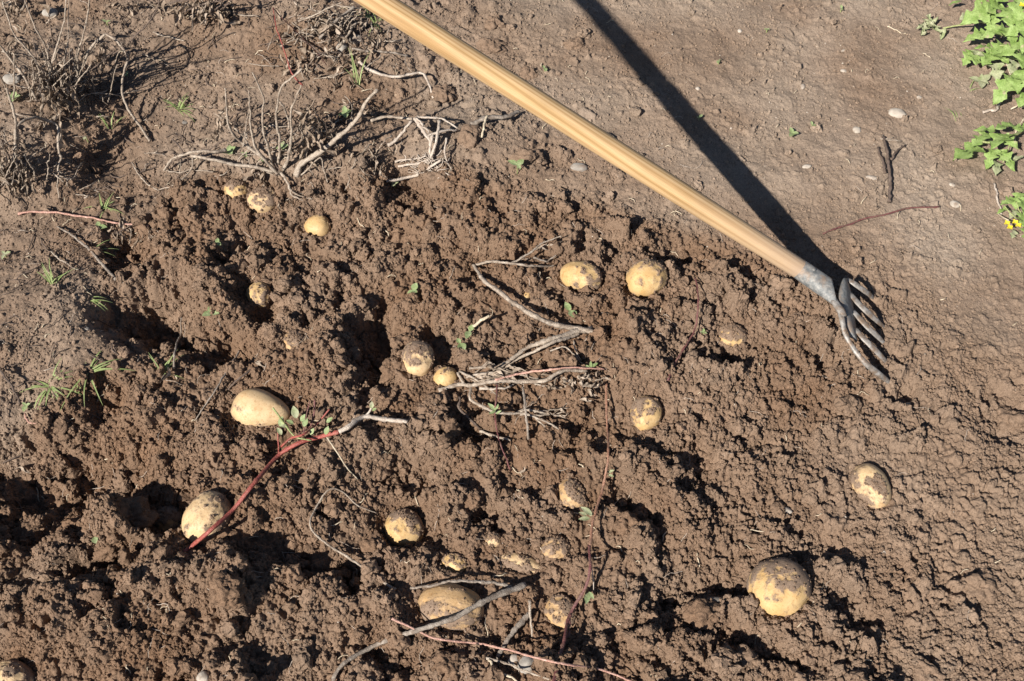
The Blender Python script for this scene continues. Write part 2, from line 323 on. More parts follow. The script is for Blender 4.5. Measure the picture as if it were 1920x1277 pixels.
# ------------------------------------------------------------------ potatoes: where they lie
# px, py, width, height, turn, lift (share of the half height that stands above soil), skin, dirt, dirt direction, egg, label
POT = [
 (443, 358, 46, 44, 0, -.05, 'yellow', .42, (0, .8, .7), 0, 'small yellow potato capped with soil, leftmost of the three below the dry stems'),
 (493, 376, 60, 54, -10, 0, 'pale', .46, (.3, .8, .6), .05, 'pale potato with brown soil smear, middle of the three below the dry stems'),
 (596, 425, 50, 46, -10, .25, 'yellow', .2, (0, .6, .2), 0, 'clean round yellow potato alone on the crumbly slope'),
 (486, 552, 44, 54, 25, .6, 'yellow', .36, (.2, -.5, .3), .05, 'small egg shaped yellow potato right of the deep shaded hole'),
 (552, 642, 44, 50, 15, -.3, 'buff', .50, (.6, .4, .5), 0, 'thin buff sliver of a potato almost wholly buried in a soil lump'),
 (784, 674, 60, 74, 6, .25, 'pale', .44, (0, .75, .3), .08, 'whitish potato with a cap of soil touching a small yellow one'),
 (835, 708, 46, 42, 20, .35, 'yellow', .22, (0, .6, .1), .05, 'small clean yellow potato at the left end of the dry stems'),
 (489, 768, 110, 74, -14, .35, 'pale', .24, (-.3, -.3, -.5), -.22, 'large pear shaped pale potato lying on its side beside red sprout'),
 (386, 972, 84, 106, -24, .3, 'pale', .47, (.4, .5, -.2), .06, 'large beige potato flecked with soil under the red stem'),
 (1090, 520, 80, 62, -28, .35, 'yellow', .34, (.8, .3, .1), .04, 'yellow potato with three dark soil spots, left of a pair'),
 (1212, 523, 74, 80, -30, .35, 'yellow', .43, (-.1, .6, -.2), 0, 'roundish yellow potato crusted with soil round its rim, right of a pair'),
 (1372, 632, 56, 50, -10, -.1, 'yellow', .56, (0, .7, .6), 0, 'soil covered potato showing only a yellow lower edge near the fork'),
 (1211, 777, 60, 70, -14, .15, 'yellow', .42, (-.7, .4, .2), .1, 'yellow potato with soil on its upper left, right of the tall thin stem'),
 (1633, 913, 70, 92, 16, .12, 'pale', .28, (-.9, 0, -.2), .08, 'lone pale potato with a round brown scar on its face'),
 (1460, 1103, 116, 110, 20, .15, 'yellow', .60, (.85, .6, 0), 0, 'biggest yellow potato, thick soil crust on its right, lower right'),
 (757, 992, 76, 74, -20, .1, 'yellow', .47, (.1, .75, .2), 0, 'yellow potato half hidden in a hole with soil above and below'),
 (1072, 930, 56, 66, 10, -.25, 'buff', .54, (.7, .3, .3), 0, 'mostly buried buff potato behind the tall purple stem'),
 (852, 1057, 54, 38, -25, .05, 'yellow', .42, (-.4, .6, .2), .05, 'little oblong yellow potato poking out above the large brown one'),
 (925, 1013, 32, 30, 0, .0, 'pale', .45, (0, .4, .3), 0, 'tiny pale potato tip in dark soil, smallest in the lower middle'),
 (975, 1058, 86, 40, -14, -.2, 'pale', .52, (-.3, -.6, .1), 0, 'buried potato showing two pale patches under fine roots'),
 (1042, 1030, 60, 52, 10, .05, 'buff', .55, (.3, .2, .2), 0, 'brown soil coated potato left of the purple stem'),
 (845, 1138, 124, 88, -8, .25, 'buff', .37, (0, -.5, 0), .05, 'large brown potato with a dark crease lying under a grey stick'),
 (1052, 1150, 62, 72, 20, -.1, 'buff', .52, (.6, .2, .2), 0, 'tan soil caked potato left of the purple stem near the bottom'),
 (1128, 838, 30, 38, 0, -.45, 'buff', .5, (.2, 0, .5), 0, 'small buff patch of a buried potato left of the thin rust stem'),
 (1196, 832, 30, 30, 0, -.45, 'buff', .5, (0, 0, .5), 0, 'small buff patch of a buried potato below the soil capped yellow one'),
 (988, 556, 14, 26, -10, -.1, 'yellow', .2, (0, 0, .2), .1, 'tiny yellow flake of potato beside the arched dry stem'),
 (22, 1276, 90, 70, -20, .3, 'pale', .38, (.2, .8, 0), 0, 'pale potato cut off by the bottom left corner'),
 (318, 976, 60, 56, 0, -.2, 'buff', .6, (0, .5, .2), 0, 'dirty potato in deep shade in the hole beside the beige potato'),
]
PP = []
for q in POT:
    p0 = march(q[0], q[1]); s = depth_of(p0) / F
    a, b = q[2] / 2 * s, q[3] / 2 * s; c = min(a, b) * .92
    lf = q[5] - .10; p = march(q[0], q[1], lf * c); s = depth_of(p) / F
    PP.append((p, a, b, c, R(q[4]), lf))

# ------------------------------------------------------------------ clods pressed into the surface
def splat_set(n, rmin, rmax, power, mask, hfac, seed, sink=.45, pw=1.0, ang=.6):
    r_ = np.random.default_rng(seed); k = 0; m = 0
    while k < n and m < n * 30:
        m += 1
        i, j = int(r_.integers(8, nx - 8)), int(r_.integers(8, ny - 8))
        if r_.random() > mask[j, i] ** pw: continue
        k += 1; u = r_.random(); rad = rmin * (rmax / rmin) ** (u ** power)
        ax = rad * r_.uniform(.7, 1.4); by = rad * r_.uniform(.7, 1.2); hz = rad * r_.uniform(.45, 1.0) * hfac
        t = r_.uniform(0, math.pi); c, s = math.cos(t), math.sin(t); W = int(1.9 * rad / DX) + 3
        sl = (slice(max(j - W, 0), j + W + 1), slice(max(i - W, 0), i + W + 1))
        wk = .40 * rad; w2 = min(.30 * rad, .0026)
        dx = GX[sl] - gx[i] + wk * WXl[sl] + w2 * WX2[sl]; dy = GY[sl] - gy[j] + wk * WYl[sl] + w2 * WY2[sl]
        if r_.random() < ang:      # angular chunk: lowest of a few tilted faces
            top = np.full(dx.shape, r_.uniform(.75, 1.0), np.float32) + dx / rad * r_.uniform(-.35, .35) + dy / rad * r_.uniform(-.35, .35); a0 = r_.uniform(0, 6.28); nf = int(r_.integers(4, 7))
            for f in range(nf):
                a = a0 + 6.28 * f / nf + r_.uniform(-.4, .4); top = np.minimum(top, r_.uniform(1.5, 2.8) * (r_.uniform(.75, 1.2) - (dx * math.cos(a) / ax + dy * math.sin(a) / by)))
            top = np.maximum(top, 0)
        else:
            d = np.abs((dx * c + dy * s) / ax) ** 2.5 + np.abs((-dx * s + dy * c) / by) ** 2.5; top = np.sqrt(np.maximum(0, 1 - d))
        z = np.minimum(H[j, i], H[sl] + .35 * hz) - hz * sink + (hz * 1.25) * top
        H[sl] = np.where(top > 0, np.maximum(H[sl], z), H[sl])
WXl = vnoise(.022, 21); WYl = vnoise(.022, 22)
dugm = np.clip(DUG, 0, 1); crum = np.clip(DUG * (1 - .75 * CRK), 0, 1)
tuft = np.clip(.4 + 1.5 * fbm(.16, 23, 3), .08, 1)        # crumbled patches beside calmer faces
splat_set(340, .012, .034, 1.4, crum, 1.1, 41, sink=.34, ang=.88)
splat_set(55, .024, .044, 1.3, crum, .75, 40, sink=.32, ang=.9)
splat_set(46, .012, .026, 1.4, LUMPY * (1 - DUG), .85, 42, ang=.8)
splat_set(40, .010, .022, 1.6, LEFT * (1 - DUG), .6, 43)
splat_set(520, .009, .020, 1.5, crum * tuft, .95, 44, ang=.75)
splat_set(150, .005, .014, 1.5, LUMPY * (1 - DUG) + .25 * LEFT * (1 - DUG), .8, 45, ang=.8)
splat_set(4200, .004, .010, 1.5, np.clip(crum * tuft + .10 * LUMPY + .06 * LEFT, 0, 1), .85, 46, ang=.7)
splat_set(7500, .0026, .0052, 1.2, np.clip(crum * (.35 + .65 * tuft) + .08 * LUMPY + .06 * LEFT + .05 * CRK, 0, 1), .95, 48, ang=.4)
splat_set(2300, .0028, .010, 1.7, np.clip(1 - DUG - CRK, 0, 1) * tuft, .9, 49, ang=.95)
splat_set(460, .008, .020, 1.6, CRK * tuft, .85, 50, sink=.4, ang=.92)
splat_set(2600, .003, .010, 1.6, np.clip(CRK + .03, 0, 1), .8, 47, ang=.9)

# cracked crust, in tilted plates with a step between neighbours
def voronoi(cell, seed, wx, wy, sx=1., sy=1.):
    r_ = np.random.default_rng(seed); U = (GX + wx - X0 + .2) / (cell * sx); V = (GY + wy - Y0 + .2) / (cell * sy)
    IU, IV = U.astype(np.int32), V.astype(np.int32); mu, mv = IU.max() + 3, IV.max() + 3
    jx = r_.uniform(-.1, 1.1, (mv, mu)).astype(np.float32); jy = r_.uniform(-.1, 1.1, (mv, mu)).astype(np.float32); hv = r_.uniform(-1, 1, (mv, mu)).astype(np.float32)
    tx = r_.uniform(-.5, 1.3, (mv, mu)).astype(np.float32); ty = r_.uniform(-.6, 1.0, (mv, mu)).astype(np.float32)
    f1 = np.full(GX.shape, 9., np.float32); f2 = f1.copy(); hh = np.zeros(GX.shape, np.float32)
    for a in (-1, 0, 1):
        for b in (-1, 0, 1):
            ci, cj = np.maximum(IU + a, 0), np.maximum(IV + b, 0); du = U - ci - jx[cj, ci]; dv = V - cj - jy[cj, ci]
            d = du * du + dv * dv
            nr = d < f1; f2 = np.where(nr, f1, np.minimum(f2, d)); hh = np.where(nr, hv[cj, ci] * .6 + tx[cj, ci] * du + ty[cj, ci] * dv, hh); f1 = np.where(nr, d, f1)
    return np.sqrt(f2) - np.sqrt(f1), hh
wgx, wgy = .006 * WXl + .0022 * WX2, .006 * WYl + .0022 * WY2
e1, h1 = voronoi(.026, 51, wgx * 1.7, wgy * 1.7, 1.0, 1.2)
e2, h2 = voronoi(.0115, 52, wgx * .8, wgy * .8)
e3, h3 = voronoi(.0056, 53, wgx * .8, wgy * .8)
patch = np.clip(.45 + 1.8 * fbm(.13, 61, 3), 0, 1); patch2 = np.clip(.40 + 1.8 * fbm(.09, 62, 3), 0, 1)
smoothz = np.clip(1 - DUG - CRK, 0, 1)
k1 = np.clip(CRK * (.2 + .8 * patch) + .45 * DUG * patch2 * (1 - CRK), 0, 1); k2 = np.clip(CRK * (.3 + .7 * patch2) + .35 * DUG + .30 * smoothz * patch, 0, 1); k3 = np.clip(.55 * CRK + .55 * DUG + .26 * smoothz + .25 * LUMPY, 0, 1)
H += k1 * (.0055 * h1 - .0034 * np.clip(1 - e1 / .10, 0, 1) * patch) + k2 * (.0048 * h2 - .0016 * np.clip(1 - e2 / .16, 0, 1)) + k3 * (.0022 * h3 - .0008 * np.clip(1 - e3 / .2, 0, 1))
def bil(c, sd): return np.abs(vnoise(c, sd)) ** .7
H += (1 - bil(.011, 71)) * (.0006 + .0038 * DUG + .0018 * CRK + .0006 * LUMPY) + bil(.0046, 72) * (.0008 + .0026 * DUG + .0015 * CRK) - bil(.0072, 77) * (.0004 + .0022 * DUG + .0012 * CRK) + vnoise(.003, 76) * (.0006 + .0008 * DUG + .0009 * CRK) + vnoise(.016, 73) * (.0010 + .002 * DUG)
# sparse chips standing out of the trodden soil
ch = np.clip(h2 * .9 - .40, 0, 1) * np.clip(vnoise(.03, 74) * 2, 0, 1); H += ch * .010 * np.clip(smoothz + .1, 0, 1) * (.25 + .75 * patch)

# ground opened up round each potato
for (p, a, b, c, t, lift) in PP:
    W = 2.4 * max(a, b); i0, i1 = np.searchsorted(gx, [p[0] - W, p[0] + W]); j0, j1 = np.searchsorted(gy, [p[1] - W, p[1] + W])
    if i1 <= i0 or j1 <= j0: continue
    sl = (slice(j0, j1), slice(i0, i1)); dx, dy = WGX[sl] * .35 + GX[sl] * .65 - p[0], WGY[sl] * .35 + GY[sl] * .65 - p[1]
    d = np.sqrt(((dx * math.cos(t) + dy * math.sin(t)) / a) ** 2 + ((-dx * math.sin(t) + dy * math.cos(t)) / b) ** 2)
    cap = p[2] - lift * c + np.maximum(0, d - .95) * c * 1.15 + .0022 * (WX2[sl] + WXl[sl])
    H[sl] = np.where(d < 2.2, np.minimum(H[sl], cap), H[sl])
HS = blur(H, 5)
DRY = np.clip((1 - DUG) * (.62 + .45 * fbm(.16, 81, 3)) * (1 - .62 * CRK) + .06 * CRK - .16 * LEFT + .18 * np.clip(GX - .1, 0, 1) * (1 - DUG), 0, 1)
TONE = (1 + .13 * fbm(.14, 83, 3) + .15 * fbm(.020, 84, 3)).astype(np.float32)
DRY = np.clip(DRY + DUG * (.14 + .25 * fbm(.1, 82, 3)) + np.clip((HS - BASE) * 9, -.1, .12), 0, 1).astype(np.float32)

# ------------------------------------------------------------------ ground sheet (one mesh out to the horizon)
grow = np.concatenate([np.cumsum(.0018 * 1.085 ** np.arange(46)), [1.3, 2.2, 4, 8, 16, 32, 60]])
def axis(a, b, n, far, steps):
    core = np.linspace(a, b, n); return np.concatenate([a - grow[::-1], core, b + grow])
NU, NV = 1270, 830
us = axis(-1, 1, NU, 60, 16)
# rows closer together towards the near edge
vv = np.linspace(0, 1, NV); core = .405 + (1.98 - .405) * (.72 * vv + .28 * vv ** 2); vs = np.concatenate([core[0] - grow[::-1], core, core[-1] + grow])
U, V = np.meshgrid(us, vs); half = np.clip(.60 + .285 * V, .55, 1.25)
XX = np.where(np.abs(U) <= 1, U * half, np.sign(U) * (half + (np.abs(U) - 1))); YY = V
out = np.maximum(np.maximum(np.abs(XX) - half, .405 - YY), YY - 1.98); kb = np.clip(out / .45, 0, 1); fade = np.clip(1.6 - out, 0, 1)
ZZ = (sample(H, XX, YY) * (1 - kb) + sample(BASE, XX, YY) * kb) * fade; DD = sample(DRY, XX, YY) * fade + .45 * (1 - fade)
ug, vg = len(us), len(vs); me = bpy.data.meshes.new('ground')
co = np.stack([XX, YY, ZZ], -1).reshape(-1, 3).astype(np.float32); idx = np.arange(ug * vg).reshape(vg, ug)
q = np.stack([idx[:-1, :-1], idx[:-1, 1:], idx[1:, 1:], idx[1:, :-1]], -1).reshape(-1, 4).astype(np.int32)
me.vertices.add(len(co)); me.vertices.foreach_set('co', co.ravel()); me.loops.add(q.size); me.loops.foreach_set('vertex_index', q.ravel())
me.polygons.add(len(q)); me.polygons.foreach_set('loop_start', np.arange(0, q.size, 4, dtype=np.int32)); me.polygons.foreach_set('use_smooth', np.ones(len(q), bool))
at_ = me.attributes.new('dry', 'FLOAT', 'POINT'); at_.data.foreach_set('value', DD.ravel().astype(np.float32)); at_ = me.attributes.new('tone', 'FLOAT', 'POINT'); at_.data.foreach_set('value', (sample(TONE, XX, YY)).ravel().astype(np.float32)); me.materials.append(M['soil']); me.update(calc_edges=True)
ground = bpy.data.objects.new('ground', me); SC.collection.objects.link(ground)
ground['kind'] = 'structure'; ground['label'] = 'brown dug over garden soil with pits, clods and a trodden strip'

# ------------------------------------------------------------------ geometry builders
def ico(sub):
    bm = bmesh.new(); bmesh.ops.create_icosphere(bm, subdivisions=sub, radius=1); bm.verts.ensure_lookup_table()
    v = np.array([x.co[:] for x in bm.verts]); f = [[y.index for y in x.verts] for x in bm.faces]; bm.free(); return v, f
ICO = {k: ico(k) for k in (1, 2, 3, 4, 5)}
def lump(sub, seed, rough=.35, freq=1.3):
    v, f = ICO[sub]; o = Vector((seed * 3.7, seed * 1.3, seed * 2.1)); out = []
    for x in v:
        n = Vector(x); d = 1 + rough * mnoise.noise(n * freq + o) + rough * .5 * mnoise.noise(n * freq * 2.6 + o) + rough * .25 * mnoise.noise(n * freq * 6 + o)
        if rough > .3: d += .22 - .5 * mnoise.voronoi(n * 1.5 + o)[0][0] + .07 * mnoise.noise(n * 11 + o) + .05 * mnoise.noise(n * 22 + o)
        out.append(x * d)
    return np.array(out), f
def crumb_cloud(name, label, pts, rad, mat, sub, dry, seed, kinds=7, rough=.75):
    """an uncountable scatter of tiny irregular pieces: points that carry instanced lumps"""
    r_ = np.random.default_rng(seed); n = len(pts); me = bpy.data.meshes.new(name); me.vertices.add(n); me.vertices.foreach_set('co', pts.astype(np.float32).ravel())
    def attr(nm, ty, v, f='value'): a = me.attributes.new(nm, ty, 'POINT'); a.data.foreach_set(f, np.ascontiguousarray(v).ravel())
    attr('turn', 'FLOAT_VECTOR', np.stack([r_.uniform(0, 6.28, n)] * 3, -1).astype(np.float32) * r_.uniform(.3, 1, (n, 3)).astype(np.float32), 'vector')
    attr('size', 'FLOAT_VECTOR', (rad[:, None] * r_.uniform(.7, 1.3, (n, 3))).astype(np.float32), 'vector'); attr('pick', 'INT', r_.integers(0, kinds, n).astype(np.int32))
    attr('dry', 'FLOAT', dry.astype(np.float32)); attr('tone', 'FLOAT', r_.uniform(.84, 1.16, n).astype(np.float32))
    o = bpy.data.objects.new(name, me); SC.collection.objects.link(o); o['kind'] = 'stuff'; o['label'] = label
    g = bpy.data.node_groups.new(name, 'GeometryNodeTree'); g.interface.new_socket('Geometry', in_out='INPUT', socket_type='NodeSocketGeometry'); g.interface.new_socket('Geometry', in_out='OUTPUT', socket_type='NodeSocketGeometry')
    gn, gl = g.nodes, g.links; gi, go = gn.new('NodeGroupInput'), gn.new('NodeGroupOutput'); jn = gn.new('GeometryNodeJoinGeometry')
    for k in range(kinds):
        ic = gn.new('GeometryNodeMeshIcoSphere'); ic.inputs['Radius'].default_value = 1; ic.inputs['Subdivisions'].default_value = sub
        pos = gn.new('GeometryNodeInputPosition'); va = gn.new('ShaderNodeVectorMath'); va.operation = 'ADD'; va.inputs[1].default_value = (seed * 1.7 + k * 5.3, k * 9.1, k * 3.3); gl.new(pos.outputs[0], va.inputs[0])
        nz = gn.new('ShaderNodeTexNoise'); nz.inputs['Scale'].default_value = 1.25; nz.inputs['Detail'].default_value = 3; gl.new(va.outputs[0], nz.inputs['Vector'])
        sb = gn.new('ShaderNodeVectorMath'); sb.operation = 'SUBTRACT'; sb.inputs[1].default_value = (.5, .5, .5); gl.new(nz.outputs['Color'], sb.inputs[0])
        ml = gn.new('ShaderNodeVectorMath'); ml.operation = 'SCALE'; ml.inputs['Scale'].default_value = rough * 2.4; gl.new(sb.outputs[0], ml.inputs[0])
        sp = gn.new('GeometryNodeSetPosition'); gl.new(ic.outputs[0], sp.inputs['Geometry']); gl.new(ml.outputs[0], sp.inputs['Offset'])
        sm = gn.new('GeometryNodeSetMaterial'); sm.inputs['Material'].default_value = M[mat]; gl.new(sp.outputs[0], sm.inputs['Geometry'])
        ss = gn.new('GeometryNodeSetShadeSmooth'); gl.new(sm.outputs[0], ss.inputs['Geometry']); ss.inputs['Shade Smooth'].default_value = sub > 2
        ti = gn.new('GeometryNodeGeometryToInstance'); gl.new(ss.outputs[0], ti.inputs[0]); gl.new(ti.outputs[0], jn.inputs[0])
    io = gn.new('GeometryNodeInstanceOnPoints'); gl.new(gi.outputs[0], io.inputs['Points']); gl.new(jn.outputs[0], io.inputs['Instance']); io.inputs['Pick Instance'].default_value = True
    for nm, ty, sk in (('pick', 'INT', 'Instance Index'), ('turn', 'FLOAT_VECTOR', 'Rotation'), ('size', 'FLOAT_VECTOR', 'Scale')):
        na = gn.new('GeometryNodeInputNamedAttribute'); na.data_type = ty; na.inputs['Name'].default_value = nm; gl.new(na.outputs['Attribute'], io.inputs[sk])
    gl.new(io.outputs[0], go.inputs[0]); md = o.modifiers.new('scatter', 'NODES'); md.node_group = g; me.materials.append(M[mat]); return o
def scatter(n, mask, seed, avoid=True):
    r_ = np.random.default_rng(seed); xs, ys = [], []
    while sum(map(len, xs)) < n:
        y = r_.uniform(.26, 2.16, 60000); x = r_.uniform(-1, 1, 60000) * (.60 + .285 * y) * 1.2
        ok = r_.random(60000) < sample(mask, x, y)
        if avoid:
            for (p, a, b, c, t, lift) in PP:
                ok &= ((x - p[0]) / (a * .98)) ** 2 + ((y - p[1]) / (b * .98)) ** 2 > 1
        xs.append(x[ok]); ys.append(y[ok])
    x, y = np.concatenate(xs)[:n], np.concatenate(ys)[:n]; return x, y, sample(H, x, y)
clump = np.clip(.35 + 1.2 * fbm(.05, 91, 3), .05, 1)
_gy, _gx = np.gradient(HS, DX); slope = np.clip((np.hypot(_gx, _gy) - .35) * 1.6, 0, 1).astype(np.float32) * np.clip(DUG + .4 * LEFT, 0, 1)
x, y, z = scatter(130000, np.clip((crum * .9 + .12 * LUMPY + .12 * LEFT + .06 + .55 * CRK) * clump + .8 * slope, 0, 1), 92)
rad = .0010 * 3.6 ** (np.random.default_rng(93).random(len(x)) ** 2.2)
crumb_cloud('soil_crumbs', 'loose brown crumbs of soil strewn over the dug ground', np.stack([x, y, z + rad * .2], -1), rad, 'crumb', 2, sample(DRY, x, y) * .9, 94)
x, y, z = scatter(4200, np.clip(crum * clump + .04 * LUMPY + .02 + .5 * slope, 0, 1), 95)
rad = .0036 * 3.2 ** (np.random.default_rng(96).random(len(x)) ** 2.2)
crumb_cloud('soil_lumps', 'small angular lumps of crumbled soil on the dug ground', np.stack([x, y, z + rad * .1], -1), rad, 'crumb', 4, sample(DRY, x, y), 97)
fine_m = np.clip(.85 * CRK + .40 * smoothz + .35 * LUMPY + .3 * LEFT, 0, 1) * np.clip(.25 + 1.3 * fbm(.04, 191, 3), .08, 1)
x, y, z = scatter(80000, np.clip(fine_m, 0, 1), 192)
rad = .0007 * 3.6 ** (np.random.default_rng(193).random(len(x)) ** 3.0)
crumb_cloud('soil_grains', 'fine loose grains of soil on the trodden and cracked ground', np.stack([x, y, z + rad * .3], -1), rad, 'crumb', 2, sample(DRY, x, y), 194)
x, y, z = scatter(1300, np.clip(.25 + .75 * smoothz + .3 * LUMPY, 0, 1), 98)
rad = .0006 * 2.6 ** (np.random.default_rng(99).random(len(x)) ** 2.5)
crumb_cloud('pale_grit', 'pale grains of grit scattered over the soil', np.stack([x, y, z + rad * .3], -1), rad, 'stone', 1, x * 0, 100)

# ------------------------------------------------------------------ potatoes
def build_potato(q, P, seed):
    p, a, b, c, t, lift = P; dirt, ddir, egg = q[7], Vector(q[8]), q[9]; nu, nv = (56, 36)
    V, D = [], []; o1 = Vector((seed * 5.1, seed * 2.3, seed * .7)); mm = Vector((a, b, c))
    eyes = [Vector((random.uniform(-1, 1), random.uniform(-1, 1), random.uniform(-.2, 1))).normalized() for _ in range(6)]
    for j in range(nv + 1):
        th = math.pi * j / nv
        for i in range(nu if 0 < j < nv else 1):
            ph = 2 * math.pi * i / nu; n = Vector((math.sin(th) * math.cos(ph), math.sin(th) * math.sin(ph), math.cos(th)))
            k = 1 + .085 * mnoise.noise(n * .9 + o1) + .035 * mnoise.noise(n * 2.2 + o1)
            for e in eyes:
                dd = (n - e).length
                if dd < .2: k -= .035 * (1 - dd / .2) ** 2
            axis_ = n.x if a >= b else n.y; f = 1 + egg * axis_
            v = Vector((n.x * a * (1 if a < b else 1), n.y * b, n.z * c)); 
            if a >= b: v.y *= f; v.z *= f
            else: v.x *= f; v.z *= f
            v *= k
            wpos = n * 2.4 + o1; dm = .5 + .46 * mnoise.fractal(wpos, .8, 2.0, 5) + .40 * (n.dot(ddir)) + .30 * max(0, mnoise.noise(n * 7.5 + o1) - .25) + (dirt - .5) * 1.0
            if seed == 14 - 1:   # the round scar on the face of the lone potato
                e = Vector((.12, -.25, .95)).normalized(); dd = ((n - e).x / .34) ** 2 + ((n - e).y / .46) ** 2
                if dd < 1: dm = max(dm, .62); k2 = .94; v *= k2 + .06 * dd
            if seed == 22 - 1:   # crease along the large brown potato
                cr = abs(n.y + .28 + .10 * math.sin(n.x * 3.2)); 
                if cr < .07 and n.z > -.2: v *= .955 + .045 * cr / .07; dm = max(dm, .62 * (1 - cr / .14))
            crust = max(0, min(1, (dm - .42) / .2)); v *= 1 + crust * (.03 + .03 * mnoise.noise(n * 9 + o1))
            x_, y_ = v.x * math.cos(t) - v.y * math.sin(t), v.x * math.sin(t) + v.y * math.cos(t); V.append((p[0] + x_, p[1] + y_, p[2] + v.z)); D.append(max(0, min(1, dm)))
            if dm > .5 and v.z > -.35 * c and random.random() < .16: CAKE.append((*V[-1], random.uniform(.0006, .0019)))
    def id_(j, i): return 0 if j == 0 else (1 + (nv - 1) * nu if j == nv else 1 + (j - 1) * nu + i % nu)
    Fc = []
    for j in range(nv):
        for i in range(nu):
            f = [id_(j, i), id_(j + 1, i), id_(j + 1, i + 1), id_(j, i + 1)]; f = [x for n_, x in enumerate(f) if x not in f[:n_]]; Fc.append(f)
    o = mesh_obj('potato', V, Fc, q[6], attrs={'dirt': D}, origin=(p[0], p[1], p[2]))
    tag(o, q[10], 'potato', 'potatoes lying in the dug soil')
CAKE = []
for s_, (q, P) in enumerate(zip(POT, PP)): build_potato(q, P, s_)
r_ = np.random.default_rng(140)
for (p, a, b, c, t, lift) in PP:       # crumbs fallen against the foot of each potato
    for _ in range(int(90 * (a + b) / .06)):
        u, d = r_.uniform(0, 6.28), 1 + abs(r_.normal(0, .10)) - .06; x_, y_ = a * d * math.cos(u), b * d * math.sin(u); x_, y_ = x_ * math.cos(t) - y_ * math.sin(t) + p[0], x_ * math.sin(t) + y_ * math.cos(t) + p[1]; rr = .0009 * 4 ** (r_.random() ** 2)
        CAKE.append((x_, y_, float(sample(H, x_, y_)) + rr * .3, rr))
CAKE = np.array(CAKE); crumb_cloud('caked_crumbs', 'soil crumbs caked on and fallen against the potatoes', CAKE[:, :3], CAKE[:, 3], 'crumb', 2, np.full(len(CAKE), .3), 141)

# ------------------------------------------------------------------ tubes and stems
def catmull(P, step):
    P = np.asarray(P, dtype=float); n = len(P)
    if n < 3:
        m = max(2, int(np.linalg.norm(P[1] - P[0]) / step) + 1); return np.linspace(P[0], P[-1], m)
    Q = np.vstack([2 * P[0] - P[1], P, 2 * P[-1] - P[-2]]); out = []
    for i in range(1, n):
        p0, p1, p2, p3 = Q[i - 1:i + 3]; m = max(2, int(np.linalg.norm((p2 - p1)[:3]) / step))
        for t in np.linspace(0, 1, m, endpoint=False):
            out.append(.5 * ((2 * p1) + (-p0 + p2) * t + (2 * p0 - 5 * p1 + 4 * p2 - p3) * t * t + (-p0 + 3 * p1 - 3 * p2 + p3) * t ** 3))
    out.append(P[-1]); return np.array(out)
def tube(path, rad, sides=7, flat=1., wob=.12, seed=0):
    path = np.asarray(path); n = len(path); T = np.gradient(path, axis=0); T /= np.linalg.norm(T, axis=1)[:, None] + 1e-9
    ref = np.array([0, 0, 1.]) if abs(T[0][2]) < .9 else np.array([1., 0, 0]); A = np.cross(T[0], ref); A /= np.linalg.norm(A); V = []; r_ = np.random.default_rng(seed)
    for i in range(n):
        A = A - T[i] * (A @ T[i]); A /= np.linalg.norm(A) + 1e-9; B = np.cross(T[i], A); rr = rad[i] * (1 + wob * r_.uniform(-1, 1))
        for k in range(sides):
            a = 2 * math.pi * k / sides; q_ = rr * (1.10 if k % 2 and sides == 8 else (.88 if sides == 8 else 1)); V.append(path[i] + A * math.cos(a) * q_ + B * math.sin(a) * q_ * flat)
    Fc = [[i * sides + k, i * sides + (k + 1) % sides, (i + 1) * sides + (k + 1) % sides, (i + 1) * sides + k] for i in range(n - 1) for k in range(sides)]
    Fc.append(list(range(sides))[::-1]); Fc.append([(n - 1) * sides + k for k in range(sides)]); return V, Fc
SEED = [0]
def path_px(pts, lift=.0):
    out = []
    for q in pts:
        h = (q[2] / 100 if len(q) > 2 else .006) + lift; out.append(march(q[0], q[1], h, HS))
    return np.array(out)
def stem_geo(pts, w0, w1=None, wob=.2, kink=.0026, sides=8):
    SEED[0] += 1; r_ = np.random.default_rng(SEED[0]); P = path_px(pts); s = depth_of(P.mean(0)) / F; Q = catmull(P, .004); n = len(Q)
    nz = np.cumsum(r_.normal(0, 1, (n, 3)), 0); nz -= np.linspace(0, 1, n)[:, None] * nz[-1]; Q = Q + nz / (np.abs(nz).max() + 1e-6) * kink
    w1 = w0 * .7 if w1 is None else w1; rad = np.linspace(w0, w1, n) * s / 2 * .80
    for k in range(0, n, max(4, n // 4)): rad[k] *= 1.22      # nodes
    return tube(Q, rad, sides, .82, wob, SEED[0])
def part(name, parent, geo, mat): return mesh_obj(name, geo[0], geo[1], mat, parent)
def lone_stem(name, label, cat, pts, w0, mat, w1=None, group=None):
    V, Fc = stem_geo(pts, w0, w1); o = mesh_obj(name, V, Fc, mat, origin=V[0]); return tag(o, label, cat, group)
def base_of(px, py): return tuple(march(px, py, 0, HS))

